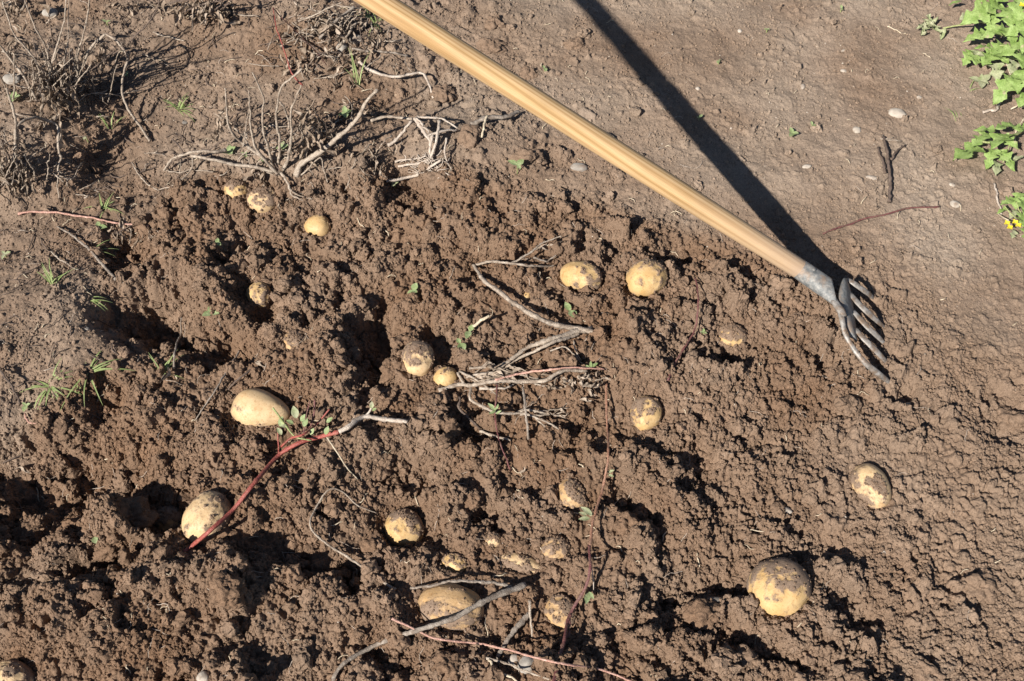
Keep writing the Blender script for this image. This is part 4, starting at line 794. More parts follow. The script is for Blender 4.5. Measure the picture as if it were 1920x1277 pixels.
S1 = [
 ('dry_stalk', 'thin orange pink stalk lying along the top of the dry stem bundle', [(928, 713, 2.4), (986, 700, 2.6), (1033, 693, 2.4), (1075, 691, 2), (1134, 693, .8)], 6, 'pinkstem', 4),
 ('dry_stalk', 'dark bent stalk running from the small clean potato into a shaded hollow', [(861, 744, .8), (860, 767, 1.4), (885, 790, 1.4), (901, 806, 1)], 6, DK, 5),
 ('dry_stalk', 'short pale cut stalk at the end of the dark bent one', [(899, 808, 1), (927, 818, 1.2), (957, 826, .6)], 8, DS, 4),
 ('dry_stalk', 'grey stalk standing on end crossing below the dry bundle', [(980, 727, 2), (982, 761, 3), (986, 793, 1.8), (991, 824, .6)], 6, GS, 6),
 ('red_sprout', 'thin dark red stem with a yellow green leaflet below the dry bundle', [(931, 719, 3), (930, 750, 3.5), (929, 771, 3.2), (933, 803, 2.4), (940, 838, 1.4), (957, 882, .4)], 4.5, 'purplestem', 3.5),
 ('thin_stem', 'long pink stem slanting across the bottom centre', [(735, 1160, 1.6), (787, 1185, 2), (830, 1200, 2), (923, 1210, 2), (1040, 1240, 2.2), (1123, 1254, 1.6), (1190, 1280, 1)], 6, 'pinkstem', 5),
 ('dry_stick', 'thick grey stick lying over the large brown potato', [(622, 1285, .8), (640, 1249, 1), (707, 1210, 1.4), (790, 1182, 2.4), (847, 1164, 4.2), (907, 1130, 4.6), (985, 1096, 1.5)], 10, GS, 15),
 ('dry_stick', 'flattened pale stick just above the large brown potato', [(770, 1103, .8), (805, 1098, 2), (840, 1090, 3), (890, 1089, 2.4), (960, 1100, 1)], 6, GS, 8),
 ('dry_stalk', 'thin bent pale stalk making a sharp corner, left of the half hidden potato', [(742, 1106, .5), (690, 1069, 1.6), (640, 1037, 1.4), (600, 1010, 1.4), (583, 985, 1.6), (596, 950, 2), (620, 919, 1.8), (645, 924, 1.6), (673, 949, 1.4), (707, 962, .6)], 7, DS, 3),
 ('dry_stalk', 'short upright grey stalk beside the tan soil caked potato', [(993, 1127, 2), (997, 1152, 1.6), (998, 1197, .4)], 7, DS, 5),
 ('dry_stick', 'dark weathered stick slanting down to the grey pebbles at the bottom', [(992, 1150, 1.2), (960, 1189, 1), (931, 1236, .4)], 15, GS, 10),
 ('dry_stalk', 'upper of two pale straws meeting at the grey pebbles at the bottom edge', [(912, 1234, .8), (940, 1241, 1.4), (967, 1249, 1.2), (1032, 1274, .6)], 6, DS, 4),
 ('dry_stalk', 'lower of two pale straws meeting at the grey pebbles at the bottom edge', [(915, 1238, .8), (938, 1258, 1), (975, 1282, .6)], 6, 'straw', 5),
 ('dry_stalk', 'straight thin brown stalk above the large pear shaped potato', [(449, 657, .6), (410, 722, 1.2), (367, 787, .5)], 5, GS, 3),
 ('dry_stalk', 'short dark twig ending in a brown leaf, above the large pear shaped potato', [(482, 688, .6), (455, 708, 1.2), (428, 731, .5)], 5, DK, 4),
 ('thin_stem', 'pinkish stem lying on bare soil near the left edge', [(35, 401, .6), (80, 397, 1), (153, 405, 1), (213, 418, .8), (279, 424, .4)], 6, 'pinkstem', 4),
 ('dry_stalk', 'curved pink grey stalk crossing soil just left of the fork shaft', [(674, 117, .8), (700, 135, 1.6), (740, 143, 2), (785, 135, 2.4), (798, 148, 2), (813, 184, .4)], 8, 'root', 5),
 ('dry_stalk', 'straight dark stalk left of the fork shaft near the top', [(660, 91, .8), (703, 96, 1), (745, 101, 1), (765, 105, .5)], 5, GS, 5),
 ('dry_stick', 'grey knobbly stick with its right end under the fork shaft', [(882, 234, .8), (917, 220, 1.8), (947, 217, 1.8), (974, 210, 1)], 11, GS, 9),
 ('dry_stalk', 'pale short stalk crossing the knobbly grey stick', [(915, 217, 2.2), (908, 238, 1.4), (903, 258, .5)], 6, 'straw', 5),
 ('thin_stem', 'dark red seed stalk lying on smooth soil right of the fork', [(1543, 438, .3), (1590, 421, .6), (1617, 410, .8), (1663, 400, 1), (1713, 390, .8), (1762, 388, .3)], 4, 'purplestem', 4),
 ('thin_stem', 'thin red brown stem curving between the soil clods left of the fork head', [(1303, 520, 1.5), (1310, 566, 2), (1303, 613, 2), (1280, 659, 1.4), (1252, 714, .4)], 4, 'purplestem', 5),
 ('dry_stalk', 'pale stub pointing up right beside the twin green leaves', [(877, 620, .6), (895, 606, 1.6), (918, 592, 2.8)], 7, 'straw', 7),
 ('dry_stick', 'grey stick lying down slope above the deep hole at left', [(108, 424, .8), (150, 453, 1.2), (187, 489, 1.2), (217, 524, .8)], 4, GS, 8),
 ('dry_stalk', 'short curved straw beside the grey stick at left', [(97, 472, .4), (122, 494, .8), (147, 505, .4)], 4, DS, 3),
 ('dry_stalk', 'dark stem entering from the left edge, bent downward', [(-8, 690, 1), (20, 719, 2), (30, 738, 1.6), (38, 757, .6)], 6, DK, 4),
 ('dry_stalk', 'little arched pink stalk near the left edge', [(47, 775, .5), (52, 789, 1.2), (70, 791, 1.2), (88, 782, .3)], 5, 'pinkstem', 3),
 ('dry_stalk', 'pale wavy root on smooth soil near the right edge', [(1863, 345, .4), (1869, 362, .8), (1870, 380, .8), (1878, 402, .3)], 5, 'root', 4),
 ('dry_stalk', 'curled pale pod on smooth soil near the leafy weed', [(1842, 211, .4), (1857, 206, .7), (1868, 207, .8), (1875, 193, .5)], 7, 'root', 6),
 ('dry_stalk', 'straight straw on smooth soil near the top right', [(1663, 49, .2), (1680, 56, .3), (1699, 62, .2)], 3, 'straw', 3),
 ('dry_stalk', 'thin straw lying in the valley between the dead plants', [(288, 62, .5), (320, 69, 1), (346, 77, .5)], 4, DS, 3),
 ('dry_stalk', 'thin pale twig in the valley at the top left centre', [(437, 28, .4), (460, 29, .6), (485, 31, .4)], 4, DS, 3),
 ('dry_stalk', 'bent pale twig left of the half buried potatoes', [(248, 305, .8), (268, 335, .6), (296, 357, .4)], 4, DS, 3),
 ('dry_stalk', 'thin dark dead twig standing over the rim of the deep hole', [(328, 690, .2), (330, 660, 2.5), (339, 627, 5.5), (340, 596, 8.5)], 6, GS, 3),
]
plant('thin_stem', 'tall thin rust stem turning purple, from the centre down to the bottom edge', 'stem', (1138, 719), [
    ([(1138, 719, .6), (1137, 759, 1.6), (1138, 800, 2), (1140, 852, 2.2), (1130, 912, 2.5), (1113, 969, 2.8), (1105, 1025, 3)], 6, 7, 'rust'),
    ([(1105, 1023, 3), (1108, 1065, 3), (1097, 1105, 3), (1070, 1152, 3), (1057, 1205, 3), (1036, 1290, 3)], 8, 10, 'purplestem'),
    ([(1108, 1066, 3), (1112, 1085, 2), (1113, 1108, 1)], 3, 2, 'root'), ([(1072, 1150, 3), (1068, 1185, 2.5), (1052, 1215, 2)], 6, 5, 'purplestem')])
for nm, lab, pts, w0, mat, w1 in S1: lone_stem(nm, lab, 'stem', pts, w0, mat, w1)
plant('dead_twig', 'dark dead twig with stubby branches on the smooth soil at right', 'dry stem', (1667, 377), [
    ([(1667, 379, .3), (1668, 327, .9), (1663, 290, 1), (1656, 256, .6)], 8, 6, DK), ([(1660, 325, .8), (1654, 300, .8), (1646, 276, .4)], 6, 5, DK), ([(1669, 300, .8), (1683, 285, .8), (1698, 272, .4)], 6, 4, DK),
    ([(1650, 259, .4), (1668, 263, .6), (1690, 264, .3)], 3, 2, DS), ([(1657, 252, .5), (1660, 262, .7), (1675, 258, .4)], 3, 2, DS), ([(1668, 325, .6), (1658, 340, .4)], 3, 2, DK)])
plant('red_twig', 'thin dark red forked twig above the pale upright dead stems', 'stem', (566, 160), [
    ([(568, 160, 16), (545, 135, 17), (535, 105, 18), (520, 55, 21), (512, 14, 24)], 4, 2, 'redstem'), ([(512, 14, 24), (530, 35, 22), (560, 65, 18), (590, 95, 13), (612, 122, 9)], 2.5, 2, 'purplestem')])
# red stem with sprouts
rsp = thing('red_sprouting_stem', 'bright red sprouting stem with small green leaflets slanting past the beige potato', 'plant', base_of(520, 856))
part('stem', rsp, stem_geo([(345, 1036, -.2), (362, 1022, 1.6), (393, 996, 4.0), (437, 956, 3.2), (475, 908, 2.2), (520, 856, 2), (559, 831, 2.2), (596, 820, 2.2), (635, 810, 2)], 10, 11, .06, .0006), 'redstem')
part('stem', rsp, stem_geo([(635, 810, 2), (656, 799, 2.2), (678, 784, 2.4), (717, 787, 2), (764, 791, 1)], 12, 10), 'root')
for pts, w0, mat in [([(523, 852, 2), (522, 826, 3), (521, 800, 4)], 4, 'redstem'), ([(527, 838, 2), (545, 822, 3), (568, 815, 3.4), (593, 796, 3.8), (618, 767, 4.6)], 6, 'redstem'),
                     ([(613, 820, 2), (633, 849, 1.8), (651, 877, 1), (671, 899, .4)], 4, 'straw'), ([(680, 784, 2.4), (690, 775, 3), (698, 762, 4)], 6, 'root'),
                     ([(511, 765, 6), (522, 778, 5.4), (534, 795, 4.4), (554, 818, 3.2), (584, 826, 2.2)], 5, 'greenstem'), ([(590, 750, 6), (589, 775, 5.4), (582, 800, 4), (560, 813, 3.2)], 4, 'purplestem'), ([(570, 812, 3.4), (575, 780, 6), (580, 752, 8)], 3, 'purplestem')]:
    part('shoot', rsp, stem_geo(pts, w0, w0 * .7, .05, .0006), mat)
for k, (x, y, h, az, ln) in enumerate([(556, 784, 5, 1.9, 24), (550, 795, 4.6, 2.8, 15), (564, 790, 4.8, .9, 16), (540, 800, 4.2, 3.3, 14), (610, 815, 3, 1.2, 17), (612, 792, 4, .4, 16), (528, 815, 3.6, 2.2, 16), (526, 800, 4, 1.4, 20), (582, 815, 3, 1.0, 14), (697, 766, 4, 1.6, 14), (698, 770, 4, .3, 10), (570, 800, 4.6, 1.3, 18)]):
    p = march(x, y, h / 100, HS); part('leaf', rsp, ovate(p, (math.cos(az), math.sin(az), 0), ln * PXM(p), .5, 300 + k, .3), 'fresh' if k % 3 else 'wilt')
# leaflets on the thin dark red stem, small flowers on the tall stem are loose leaf parts of their own plants
for nm, lab, spots in [('leaf_scrap', 'yellow green leaflet clinging to the thin dark red stem', [(929, 770, 3.6, 2.4, 20), (929, 772, 3.6, 3.6, 14), (930, 776, 3.4, .4, 12), (930, 768, 3.6, 1.2, 12)]),
                       ('leaf_scrap', 'pale green shredded leaflet on the tall thin stem', [(1110, 965, 3.2, 2.6, 26), (1106, 972, 3, 3.3, 22), (1108, 968, 3, 1.9, 18), (1100, 966, 3, 2.9, 16)]),
                       ('leaf_scrap', 'bright green leaflet beside the purple stem near the bottom', [(1103, 1112, 2, 4.5, 26), (1104, 1110, 2, 5.2, 18)]),
                       ('leaf_scrap', 'tiny pale leaf tuft near the top of the tall thin stem', [(1139, 886, 2.4, .2, 14), (1138, 884, 2.4, 1.6, 12), (1140, 890, 2.4, 5.8, 12)]),
                       ('leaf_scrap', 'small green tuft at the right end of the orange pink stalk', [(1108, 690, 1.6, 1.6, 14), (1110, 688, 1.6, .6, 14), (1106, 690, 1.6, 2.7, 12)])]:
    o = thing(nm, lab, 'leaf', base_of(spots[0][0], spots[0][1]))
    for k, (x, y, h, az, ln) in enumerate(spots):
        p = march(x, y, h / 100, HS); SEED[0] += 1; part('leaf', o, ovate(p, (math.cos(az), math.sin(az), 0), ln * PXM(p), .3, SEED[0], .22), 'fresh' if 'green' in lab and 'pale' not in lab else 'wilt')
# single dead leaves
for x, y, az, ln, lab in [(478, 684, .05, 44, 'flat tan dead leaf above the large pear shaped potato'), (28, 880, -.2, 36, 'pale dry leaf scrap in the shaded furrow at the left edge'), (318, 690, 4.6, 40, 'shrivelled grey leaf under the twig at the hole rim'), (976, 888, .9, 18, 'small curled grey leaf right of the dark red stem')]:
    p = march(x, y, .008, HS); SEED[0] += 1; V, Fc = withered(p, (math.cos(az), math.sin(az), .05), ln * PXM(p), ln * .22 * PXM(p), SEED[0]); tag(mesh_obj('dead_leaf', V, Fc, 'tanleaf', origin=p), lab, 'leaf')

# ------------------------------------------------------------------ green weeds at the right edge
def weed(label, root, leaves, stems, flowers=()):
    o = thing('leafy_weed', label, 'plant', base_of(*root))
    for pts, w0, mat in stems: part('stem', o, stem_geo(pts, w0, w0 * .7, .06, .0008), mat)
    for (x, y, h, ang, ln, lob, mat) in leaves:
        SEED[0] += 1; d = np.array([math.cos(R(ang)), math.sin(R(ang)), 0]); p = march(x, y, h / 100, HS); s = PXM(p); ln *= s
        base = p - d * ln * .5; lf = part('leaf', o, lobed(base, d, ln, random.uniform(-.05, .35), SEED[0], lob, random.uniform(.34, .46), random.uniform(.05, .55)), mat)
    for (x, y, h) in flowers:
        p = march(x, y, h / 100, HS); s = PXM(p)
        for k in range(4):
            az = k * math.pi / 2 + .4; part('petal', o, ovate(p, (math.cos(az), math.sin(az), 0), 7 * s, .35, 500 + k, .38), 'petal')
    return o
G, WL = 'green', 'wilt'
lv = [(1838, 26, 9, 215, 62, 3, G), (1862, 16, 10, 235, 50, 3, G), (1890, 32, 10, 255, 60, 3, G), (1912, 52, 11, 215, 54, 3, G), (1831, 66, 5, 190, 42, 3, G), (1866, 62, 8, 200, 50, 3, G), (1903, 88, 9, 200, 64, 3, G), (1816, 106, 4, 240, 36, 3, G), (1829, 111, 4, 260, 42, 3, G),
      (1853, 110, 5, 235, 46, 3, G), (1868, 132, 4, 265, 38, 2, WL), (1879, 112, 6, 300, 40, 3, G), (1886, 160, 6, 225, 58, 3, G), (1905, 156, 7, 265, 50, 3, G), (1918, 116, 9, 250, 60, 3, G), (1918, 184, 5, 230, 40, 2, G), (1921, 148, 8, 280, 50, 3, G), (1791, 4, 3, 190, 26, 2, G), (1811, 32, 3, 220, 30, 2, WL),
      (1880, -4, 11, 230, 56, 3, G), (1912, 12, 13, 260, 56, 3, G), (1852, -8, 9, 210, 52, 3, G), (1930, 70, 13, 250, 64, 3, G), (1893, 68, 9, 285, 46, 3, G), (1936, 30, 15, 240, 64, 3, G), (1832, 100, 4, 140, 30, 2, WL), (1845, 88, 5, 170, 34, 2, G), (1950, 110, 13, 250, 66, 3, G), (1945, 160, 10, 240, 60, 3, G), (1970, 60, 16, 200, 66, 3, G), (1900, 126, 6, 245, 36, 2, WL), (1870, 92, 6, 220, 44, 3, G), (1888, 98, 7, 190, 44, 3, G), (1918, 200, 3, 200, 28, 2, WL), (1858, 40, 8, 250, 44, 3, G)]
weed('bushy green lobed weed with a yellow flower in the top right corner', (1950, 120), lv, [([(1950, 120, 0), (1930, 80, 5), (1905, 30, 10)], 8, 'greenstem'), ([(1950, 125, 0), (1900, 110, 4), (1840, 105, 3)], 6, 'greenstem'), ([(1950, 125, 0), (1910, 75, 6), (1850, 62, 5), (1835, 68, 4)], 6, 'greenstem'), ([(1945, 130, 0), (1905, 140, 5), (1880, 160, 5)], 6, 'greenstem'),
    ([(1950, 120, 0), (1890, 60, 7), (1845, 42, 5), (1800, 47, 1.8), (1768, 53, .8)], 7, 'greenstem'), ([(1925, 140, 3), (1900, 150, 2), (1886, 118, 5)], 4, 'straw'), ([(1950, 130, 0), (1915, 190, 1.5), (1895, 205, .5)], 5, 'straw'), ([(1940, 100, 4), (1880, 85, 6), (1850, 100, 4)], 5, 'greenstem')], [(1916, 10, 15), (1926, 22, 15)])
weed('leafy weed with broad toothed leaves at the right edge below the bushy one', (1930, 245), [(1812, 286, 3, 205, 66, 2, G), (1836, 262, 4, 220, 52, 3, G), (1871, 264, 5, 215, 56, 3, G), (1884, 240, 6, 190, 50, 3, G), (1858, 293, 3, 235, 44, 3, G), (1886, 299, 3, 290, 46, 3, G), (1870, 314, 2, 265, 30, 2, WL), (1918, 246, 6, 180, 50, 3, G), (1848, 242, 5, 160, 36, 2, G), (1893, 268, 4, 300, 40, 3, G), (1905, 300, 1, 20, 30, 2, WL)],
    [([(1935, 236, 1), (1900, 255, 4), (1860, 268, 4), (1835, 264, 4)], 8, 'greenstem'), ([(1900, 255, 4), (1890, 280, 3), (1880, 305, 2)], 4, 'greenstem'), ([(1925, 215, 2), (1905, 245, 2), (1903, 270, .5)], 4, 'straw')])
weed('small weed with two yellow flowers at the right edge', (1925, 420), [(1889, 379, 3, 200, 34, 3, G), (1908, 374, 4, 240, 38, 3, G), (1917, 416, 3, 250, 40, 3, G), (1900, 402, 2, 220, 26, 2, WL), (1921, 388, 4, 270, 40, 3, G), (1880, 392, 2, 190, 22, 2, G), (1926, 440, 3, 250, 40, 2, G), (1899, 440, 1, 240, 24, 2, WL)],
    [([(1925, 420, 0), (1900, 405, 2), (1883, 385, 2.6)], 4, 'greenstem'), ([(1925, 420, 0), (1912, 395, 3), (1905, 378, 4)], 4, 'greenstem'), ([(1920, 425, 0), (1890, 412, 1.5), (1870, 400, .5)], 4, 'straw')], [(1888, 419, 4), (1893, 427, 3.6), (1909, 423, 4), (1903, 417, 4)])
wl_ = thing('wilted_leaf_clump', 'wilted grey green leaf at the tip of a pale stalk near the top right', 'leaf', base_of(1748, 52))
for k, (x, y, a, ln) in enumerate([(1752, 48, 150, 34), (1738, 50, 190, 34), (1760, 58, 280, 30), (1745, 42, 110, 24), (1735, 56, 220, 24)]):
    p = march(x, y, .012, HS); d = (math.cos(R(a)), math.sin(R(a)), .1); part('leaf', wl_, withered(p - np.array(d) * .3 * ln * PXM(p), d, ln * PXM(p), 10 * PXM(p), 620 + k), 'wilt')

# ------------------------------------------------------------------ seedlings and grass
def seedling(label, px, py, size, n, mat='fresh', h=.8, az0=None):
    p0 = march(px, py, 0, HS); s = PXM(p0); o = thing('seedling', label, 'seedling', tuple(p0)); SEED[0] += 1; r_ = np.random.default_rng(SEED[0]); a0 = r_.uniform(0, 6) if az0 is None else az0
    top = p0 + np.array([0, 0, h / 100]); part('stem', o, tube(np.linspace(p0 - [0, 0, .004], top, 4), [.0011] * 4, 6), 'greenstem')
    for k in range(n):
        az = a0 + k * 2 * math.pi / n + r_.uniform(-.3, .3); part('leaf', o, ovate(top, (math.cos(az), math.sin(az), 0), size * .88 * s * r_.uniform(.6, 1.15), r_.uniform(.05, .45), SEED[0] * 7 + k, r_.uniform(.27, .4)), mat)
for a in [('seedling with two pointed green leaves on straw coloured stalks below the fork shaft', 970, 326, 22, 3, 'fresh', 2.2), ('small bright seedling beside a shaded crack in the dug soil', 775, 550, 18, 3), ('twin grey green leaf pair, upper leaf, beside the pale stub', 881, 629, 26, 2, 'fresh', 1.2),
          ('twin grey green leaf pair, lower leaf, below the pale stub', 863, 652, 24, 2, 'fresh', 1.2), ('single upright bright green leaf under the yellow potato pair', 1068, 591, 24, 2, 'fresh', 1.2), ('seedling on the soil island in front of the clean round potato', 408, 462, 22, 3), ('little seedling at the right rim of the deep shaded hole', 399, 592, 20, 3),
          ('seedling beside the pinkish stem at left', 188, 432, 20, 3), ('two leaved seedling on smooth soil left of the dark twig, bigger one', 1484, 256, 16, 3), ('tiny seedling on smooth soil beside the bigger one, above right of it', 1521, 240, 11, 2), ('green leaf tip in the shaded furrow at lower left', 180, 1012, 22, 1), ('bright seedling behind the pale upright dead stems', 530, 282, 15, 5),
          ('leafy seedling above the lying dry stem left of the pale upright stems', 430, 290, 17, 5), ('tiny seedling at the foot of the pale upright dead stems', 494, 306, 12, 4), ('tiny seedling between dry stems left of the pale upright stems', 460, 296, 12, 4), ('little pale seedling above the shaded pit under the root tangle', 741, 350, 14, 3, 'wilt'),
          ('green speck seedling right of the fork shaft near a clod', 1021, 134, 12, 2), ('tiny seedling inside the fork shaft shadow', 1310, 226, 11, 2), ('tiny seedling left of the smooth soil at the shadow edge', 1437, 61, 9, 2), ('yellowish seedling pair high on the smooth soil', 1347, 120, 9, 2), ('tiny seedling right of the fork shaft shadow near the top', 1576, 22, 9, 2),
          ('small rosette weed on bare soil below the bushy weed', 1838, 158, 24, 5, 'wilt'), ('pale seedling in the shaded hollow below the corner plant', 166, 268, 14, 1, 'wilt', 1.6), ('small green leaves under the corner dead plant', 30, 188, 18, 4), ('dark green seedling under the long pale stem', 648, 218, 16, 4), ('tiny green leaf on the smooth soil in the top left', 202, 47, 10, 2), ('tiny green seedling in the left valley', 240, 145, 11, 2),
          ('tiny seedling beside the fork socket shadow on crumbly soil', 1318, 628, 11, 3), ('seedling at the left edge beside the pebble', 12, 482, 14, 3, 'wilt'), ('little yellow green leaf on the trodden soil left', 52, 765, 14, 3)]: seedling(*a)
def grass(label, px, py, n, ln, w, seed, spread=6.28, a0=0, lean=(.3, 1.1)):
    p0 = march(px, py, 0, HS); s = PXM(p0); o = thing('grass_tuft', label, 'grass', tuple(p0)); r_ = np.random.default_rng(seed)
    for k in range(int(n * 1.8)):
        az = a0 + r_.uniform(-.5, .5) * spread; st = p0 + np.array([r_.normal(0, 3 * s), r_.normal(0, 3 * s), -.002]); part('blade', o, blade(st, az, ln * s * r_.uniform(.55, 1.15), r_.uniform(*lean), w * .48 * s * r_.uniform(.7, 1.2) / 2, seed * 50 + k), 'grass')
grass('biggest grass tuft, with long flat blades, left of the lower dug edge', 166, 695, 12, 92, 7, 1, 6.28, 0, (.1, .6)); grass('broad bladed grass clump at left below the biggest tuft', 92, 725, 15, 62, 8, 2, 6.28, 1, (.1, .7)); grass('sparse grass tuft beside the shrivelled twig at the hole rim', 308, 702, 5, 56, 6, 3, 4, 1.5); grass('grass tuft on smooth soil in the left valley', 336, 205, 9, 46, 5, 4, 5, 1.2)
grass('short grass tuft above the pinkish stem at left', 196, 392, 8, 40, 5, 5); grass('narrow upright grass tuft near the grey stick at left', 97, 532, 5, 50, 5, 6, 2, 1.6, (.7, 1.4)); grass('grass tuft just under the fork shaft at the top', 704, 42, 9, 48, 4, 7, 5, 4.5); grass('two thin grass blades on the soil lump at lower left', 288, 1145, 3, 54, 4, 8, 6, 5, (.1, .3))
grass('few thin grass blades in the shaded hollow at left', 205, 240, 3, 36, 4, 9, 2, 1.6, (.8, 1.3)); grass('tall single grass blades beside the dead foliage near the fork shaft', 672, 160, 3, 70, 4, 10, 1.5, 1.7, (1.0, 1.45)); grass('thin grass by the grey stick in the left slope', 172, 470, 4, 48, 4, 11, 3, .3, (.1, .5)); grass('few grass blades on bare soil near the rosette weed', 1815, 170, 3, 30, 3, 12, 4, 2, (.2, .6))
grass('dry thin grass lying on smooth soil below the bushy weed', 1862, 184, 3, 40, 3, 13, 1.2, 3.1, (.0, .2)); grass('small thin grass sprig left of the broad toothed weed', 1795, 225, 3, 32, 2.5, 14, 2, 1.2, (.3, .9)); grass('thin grass blades below the grey stick, right of it', 165, 560, 3, 40, 4, 15, 3, 5.6, (.1, .4))

# ------------------------------------------------------------------ stones and clods
def stone(name, label, cat, px, py, w, h, mat, seed, lift=.25, rot=0, rough=.16, sub=3, flat=.6, dry=None, group=None):
    p = march(px, py, 0, HS); s = PXM(p); a, b = w / 2 * s, h / 2 * s; c = min(a, b) * flat * 1.2; v, f = lump(sub, seed, rough)
    v = v * np.array([a, b, c]); t = R(rot); x, y = v[:, 0] * math.cos(t) - v[:, 1] * math.sin(t), v[:, 0] * math.sin(t) + v[:, 1] * math.cos(t)
    V = np.stack([x + p[0], y + p[1], v[:, 2] + p[2] + lift * c], -1); at = {'dry': np.full(len(V), dry), 'tone': 1 + .12 * np.sin(V[:, 0] * 300) * np.sin(V[:, 1] * 270 + V[:, 2] * 400)} if dry is not None else None
    return tag(mesh_obj(name, V, f, mat, attrs=at, origin=p), label, cat, group)
for k, a in enumerate([('flat grey stone among upright stems in the top left', 94, 25, 30, 22, 'grey'), ('grey stone near the left edge under the corner plant', 23, 150, 34, 24, 'grey'), ('rounded grey stone left of the fork shaft near the top', 641, 90, 22, 24, 'grey'), ('angular grey stone right beside the rounded one near the top', 668, 75, 26, 20, 'grey'),
        ('pale oval stone on the smooth soil, largest there', 1682, 214, 34, 22, 'stone'), ('round pale pebble below the oval stone', 1606, 245, 16, 16, 'stone'), ('brown grey flat stone below the fork shaft', 1086, 315, 32, 20, 'grey'), ('pale slanted chip left of the dark twig', 1513, 313, 18, 10, 'stone'), ('pale rectangular chip left of the dark twig', 1633, 334, 22, 10, 'stone'),
        ('pale angular chip right of the red seed stalk', 1790, 384, 20, 16, 'stone'), ('small pale chip above the red seed stalk', 1785, 347, 12, 9, 'stone'), ('flat pale stone on crumbly soil left of the lone potato', 1466, 957, 38, 16, 'stone'), ('white stone cut by the bottom edge', 381, 1271, 24, 24, 'stone'), ('dark round pebble in the left valley', 347, 230, 11, 9, 'dark'),
        ('small grey pebble on the left slope', 162, 618, 13, 11, 'grey'), ('dark flat stone left of the biggest potato', 1348, 1128, 44, 16, 'dark'), ('round grey brown pebble at the bottom between straws, right of a pair', 988, 1248, 34, 36, 'grey'), ('tan pebble at the bottom between straws, left of a pair', 964, 1240, 22, 26, 'stone'),
        ('small pale pebble in the smooth soil at the upper centre', 1582, 134, 12, 9, 'stone'), ('small white chip at the upper right near the straw', 1582, 95, 11, 5, 'stone'), ('round pebble near the top beside a seedling', 1387, 59, 9, 9, 'stone'), ('pale chip beside the fork tips', 1703, 758, 14, 7, 'straw'), ('small pale stone at the lower crumbly right', 1656, 1036, 10, 12, 'stone'),
        ('white pebble on smooth soil near the oval stone', 1723, 183, 10, 8, 'stone'), ('tan chip on smooth soil left of the round pebble', 1505, 163, 9, 14, 'stone'), ('small pale pebble left of the fork shaft shadow', 1308, 167, 9, 9, 'stone')]):
    lab, px, py, w_, h_, mt = a; stone('stone', lab, 'stone', px, py, w_, h_, mt, 200 + k, .2, random.uniform(-40, 40) if w_ < 20 else (-20 if 'oval' in lab else -8), .16, 3)
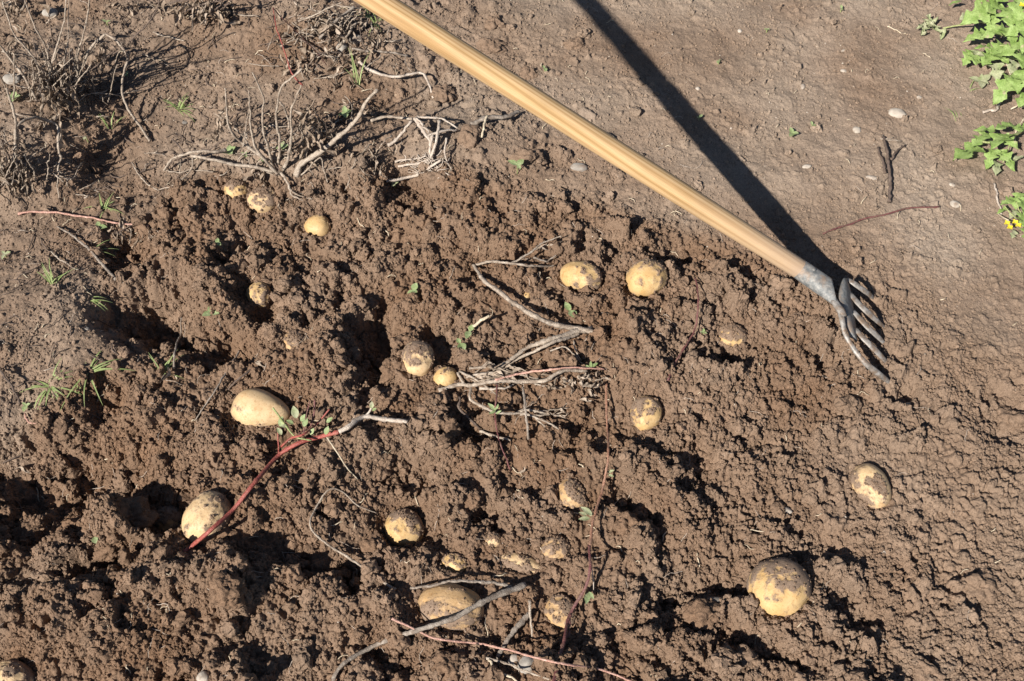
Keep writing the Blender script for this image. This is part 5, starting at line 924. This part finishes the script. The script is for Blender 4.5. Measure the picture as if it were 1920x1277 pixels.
for k, a in enumerate([('clod casting a dark shadow beside the curved pink grey stalk', 832, 180, 46, 50), ('soil clod just right of the upper fork shaft', 990, 140, 36, 34), ('soil clod under the fork shaft near the top, left side', 918, 88, 52, 40), ('small clod with shadow high right of the fork shaft', 928, 44, 34, 34), ('flat lone clod right of the upper fork shaft', 1076, 84, 44, 28),
        ('rounded clod above the seedling with pointed leaves', 985, 297, 72, 44), ('clod right of the pale root tangle', 880, 260, 48, 52), ('clod at the edge of the pit under the root tangle', 826, 335, 44, 38), ('crumbly block between the shaded pit and the whitish potato', 737, 692, 40, 50), ('big crumbly clod left of the beige potato', 240, 968, 96, 76),
        ('clod at the lower right of the big crumbly clod', 205, 1030, 56, 40), ('cracked round clod right of the tall purple stem', 1178, 986, 54, 58), ('large clod at the bottom left of the grey stick', 835, 1250, 70, 60), ('grey crusted clod at lower left below the beige potato', 425, 1105, 70, 60), ('clod above the dark flat stone at lower right', 1318, 1150, 70, 50),
        ('round clod near the pale flat stone at right', 1520, 932, 34, 34), ('rounded clod beside the fork head on its left', 1498, 600, 38, 26), ('flat clod below the fork tips', 1590, 762, 50, 40), ('clod on the crumbly slope right of the egg shaped potato', 540, 520, 30, 46), ('added clod at the right edge of the frame below the weed, standing in for a soft shadow', 1900, 790, 60, 60), ('crusted clod at the lower right corner', 1735, 1260, 60, 40), ('flat cracked clod at right of the biggest potato', 1835, 1100, 70, 60),  # right edge clod is added where a soft dark shadow lies
        ('lump right of the small hole near the grey clods', 1555, 1045, 26, 24), ('clod under the straight brown stalk', 452, 725, 30, 26), ('lump above the half hidden yellow potato', 885, 935, 36, 36), ('clod left of the half hidden yellow potato', 705, 1025, 50, 62), ('block of soil above the large brown potato, left', 805, 1045, 34, 40)]):
    lab, px, py, w_, h_ = a; stone('soil_clod', lab, 'clod', px, py, w_, h_, 'soil', 260 + k, -.12, random.uniform(-30, 30), .40, 5, .72, .35 if py < 420 or px > 1450 else .12, 'loose clods of soil')

# ------------------------------------------------------------------ root hairs and straw bits
def hair_cloud(name, label, n, mask, ln, rad, mat, seed, sides=4):
    x, y, z = scatter(n, mask, seed); r_ = np.random.default_rng(seed); V, Fc = [], []
    for i in range(n):
        a = r_.uniform(0, 6.28); l_ = r_.uniform(*ln); m = 6; p = np.array([x[i], y[i]]); pts = []
        for k in range(m):
            pts.append((p[0], p[1], float(sample(HS, p[0], p[1])) + .001 + .004 * math.sin(math.pi * k / (m - 1)) * r_.uniform(.3, 1.2))); a += r_.normal(0, .45); p = p + np.array([math.cos(a), math.sin(a)]) * l_ / m
        v, f = tube(np.array(pts), np.full(m, rad * r_.uniform(.6, 1.4)), sides, 1., .05, i); o_ = len(V); V += [tuple(q) for q in v]; Fc += [[c + o_ for c in q] for q in f]
    o = mesh_obj(name, V, Fc, mat); o['kind'] = 'stuff'; o['label'] = label
hair_cloud('root_hairs', 'fine pale root hairs caught in the crumbled soil', 640, np.clip(.7 * DUG + .25 * LEFT + .06, 0, 1), (.012, .045), .00035, 'root', 401)
hair_cloud('straw_bits', 'short pale bits of straw strewn on the soil', 540, np.clip(.35 * DUG + .6 * LEFT + .3 * LUMPY + .12, 0, 1), (.008, .03), .0007, 'straw', 402)
hair_cloud('dark_twig_bits', 'short dark bits of dead stalk strewn between the dead plants', 440, np.clip(LEFT, 0, 1), (.02, .07), .0009, 'darkstem', 403)
for o in bpy.data.objects:
    if '_o' in o: del o['_o']
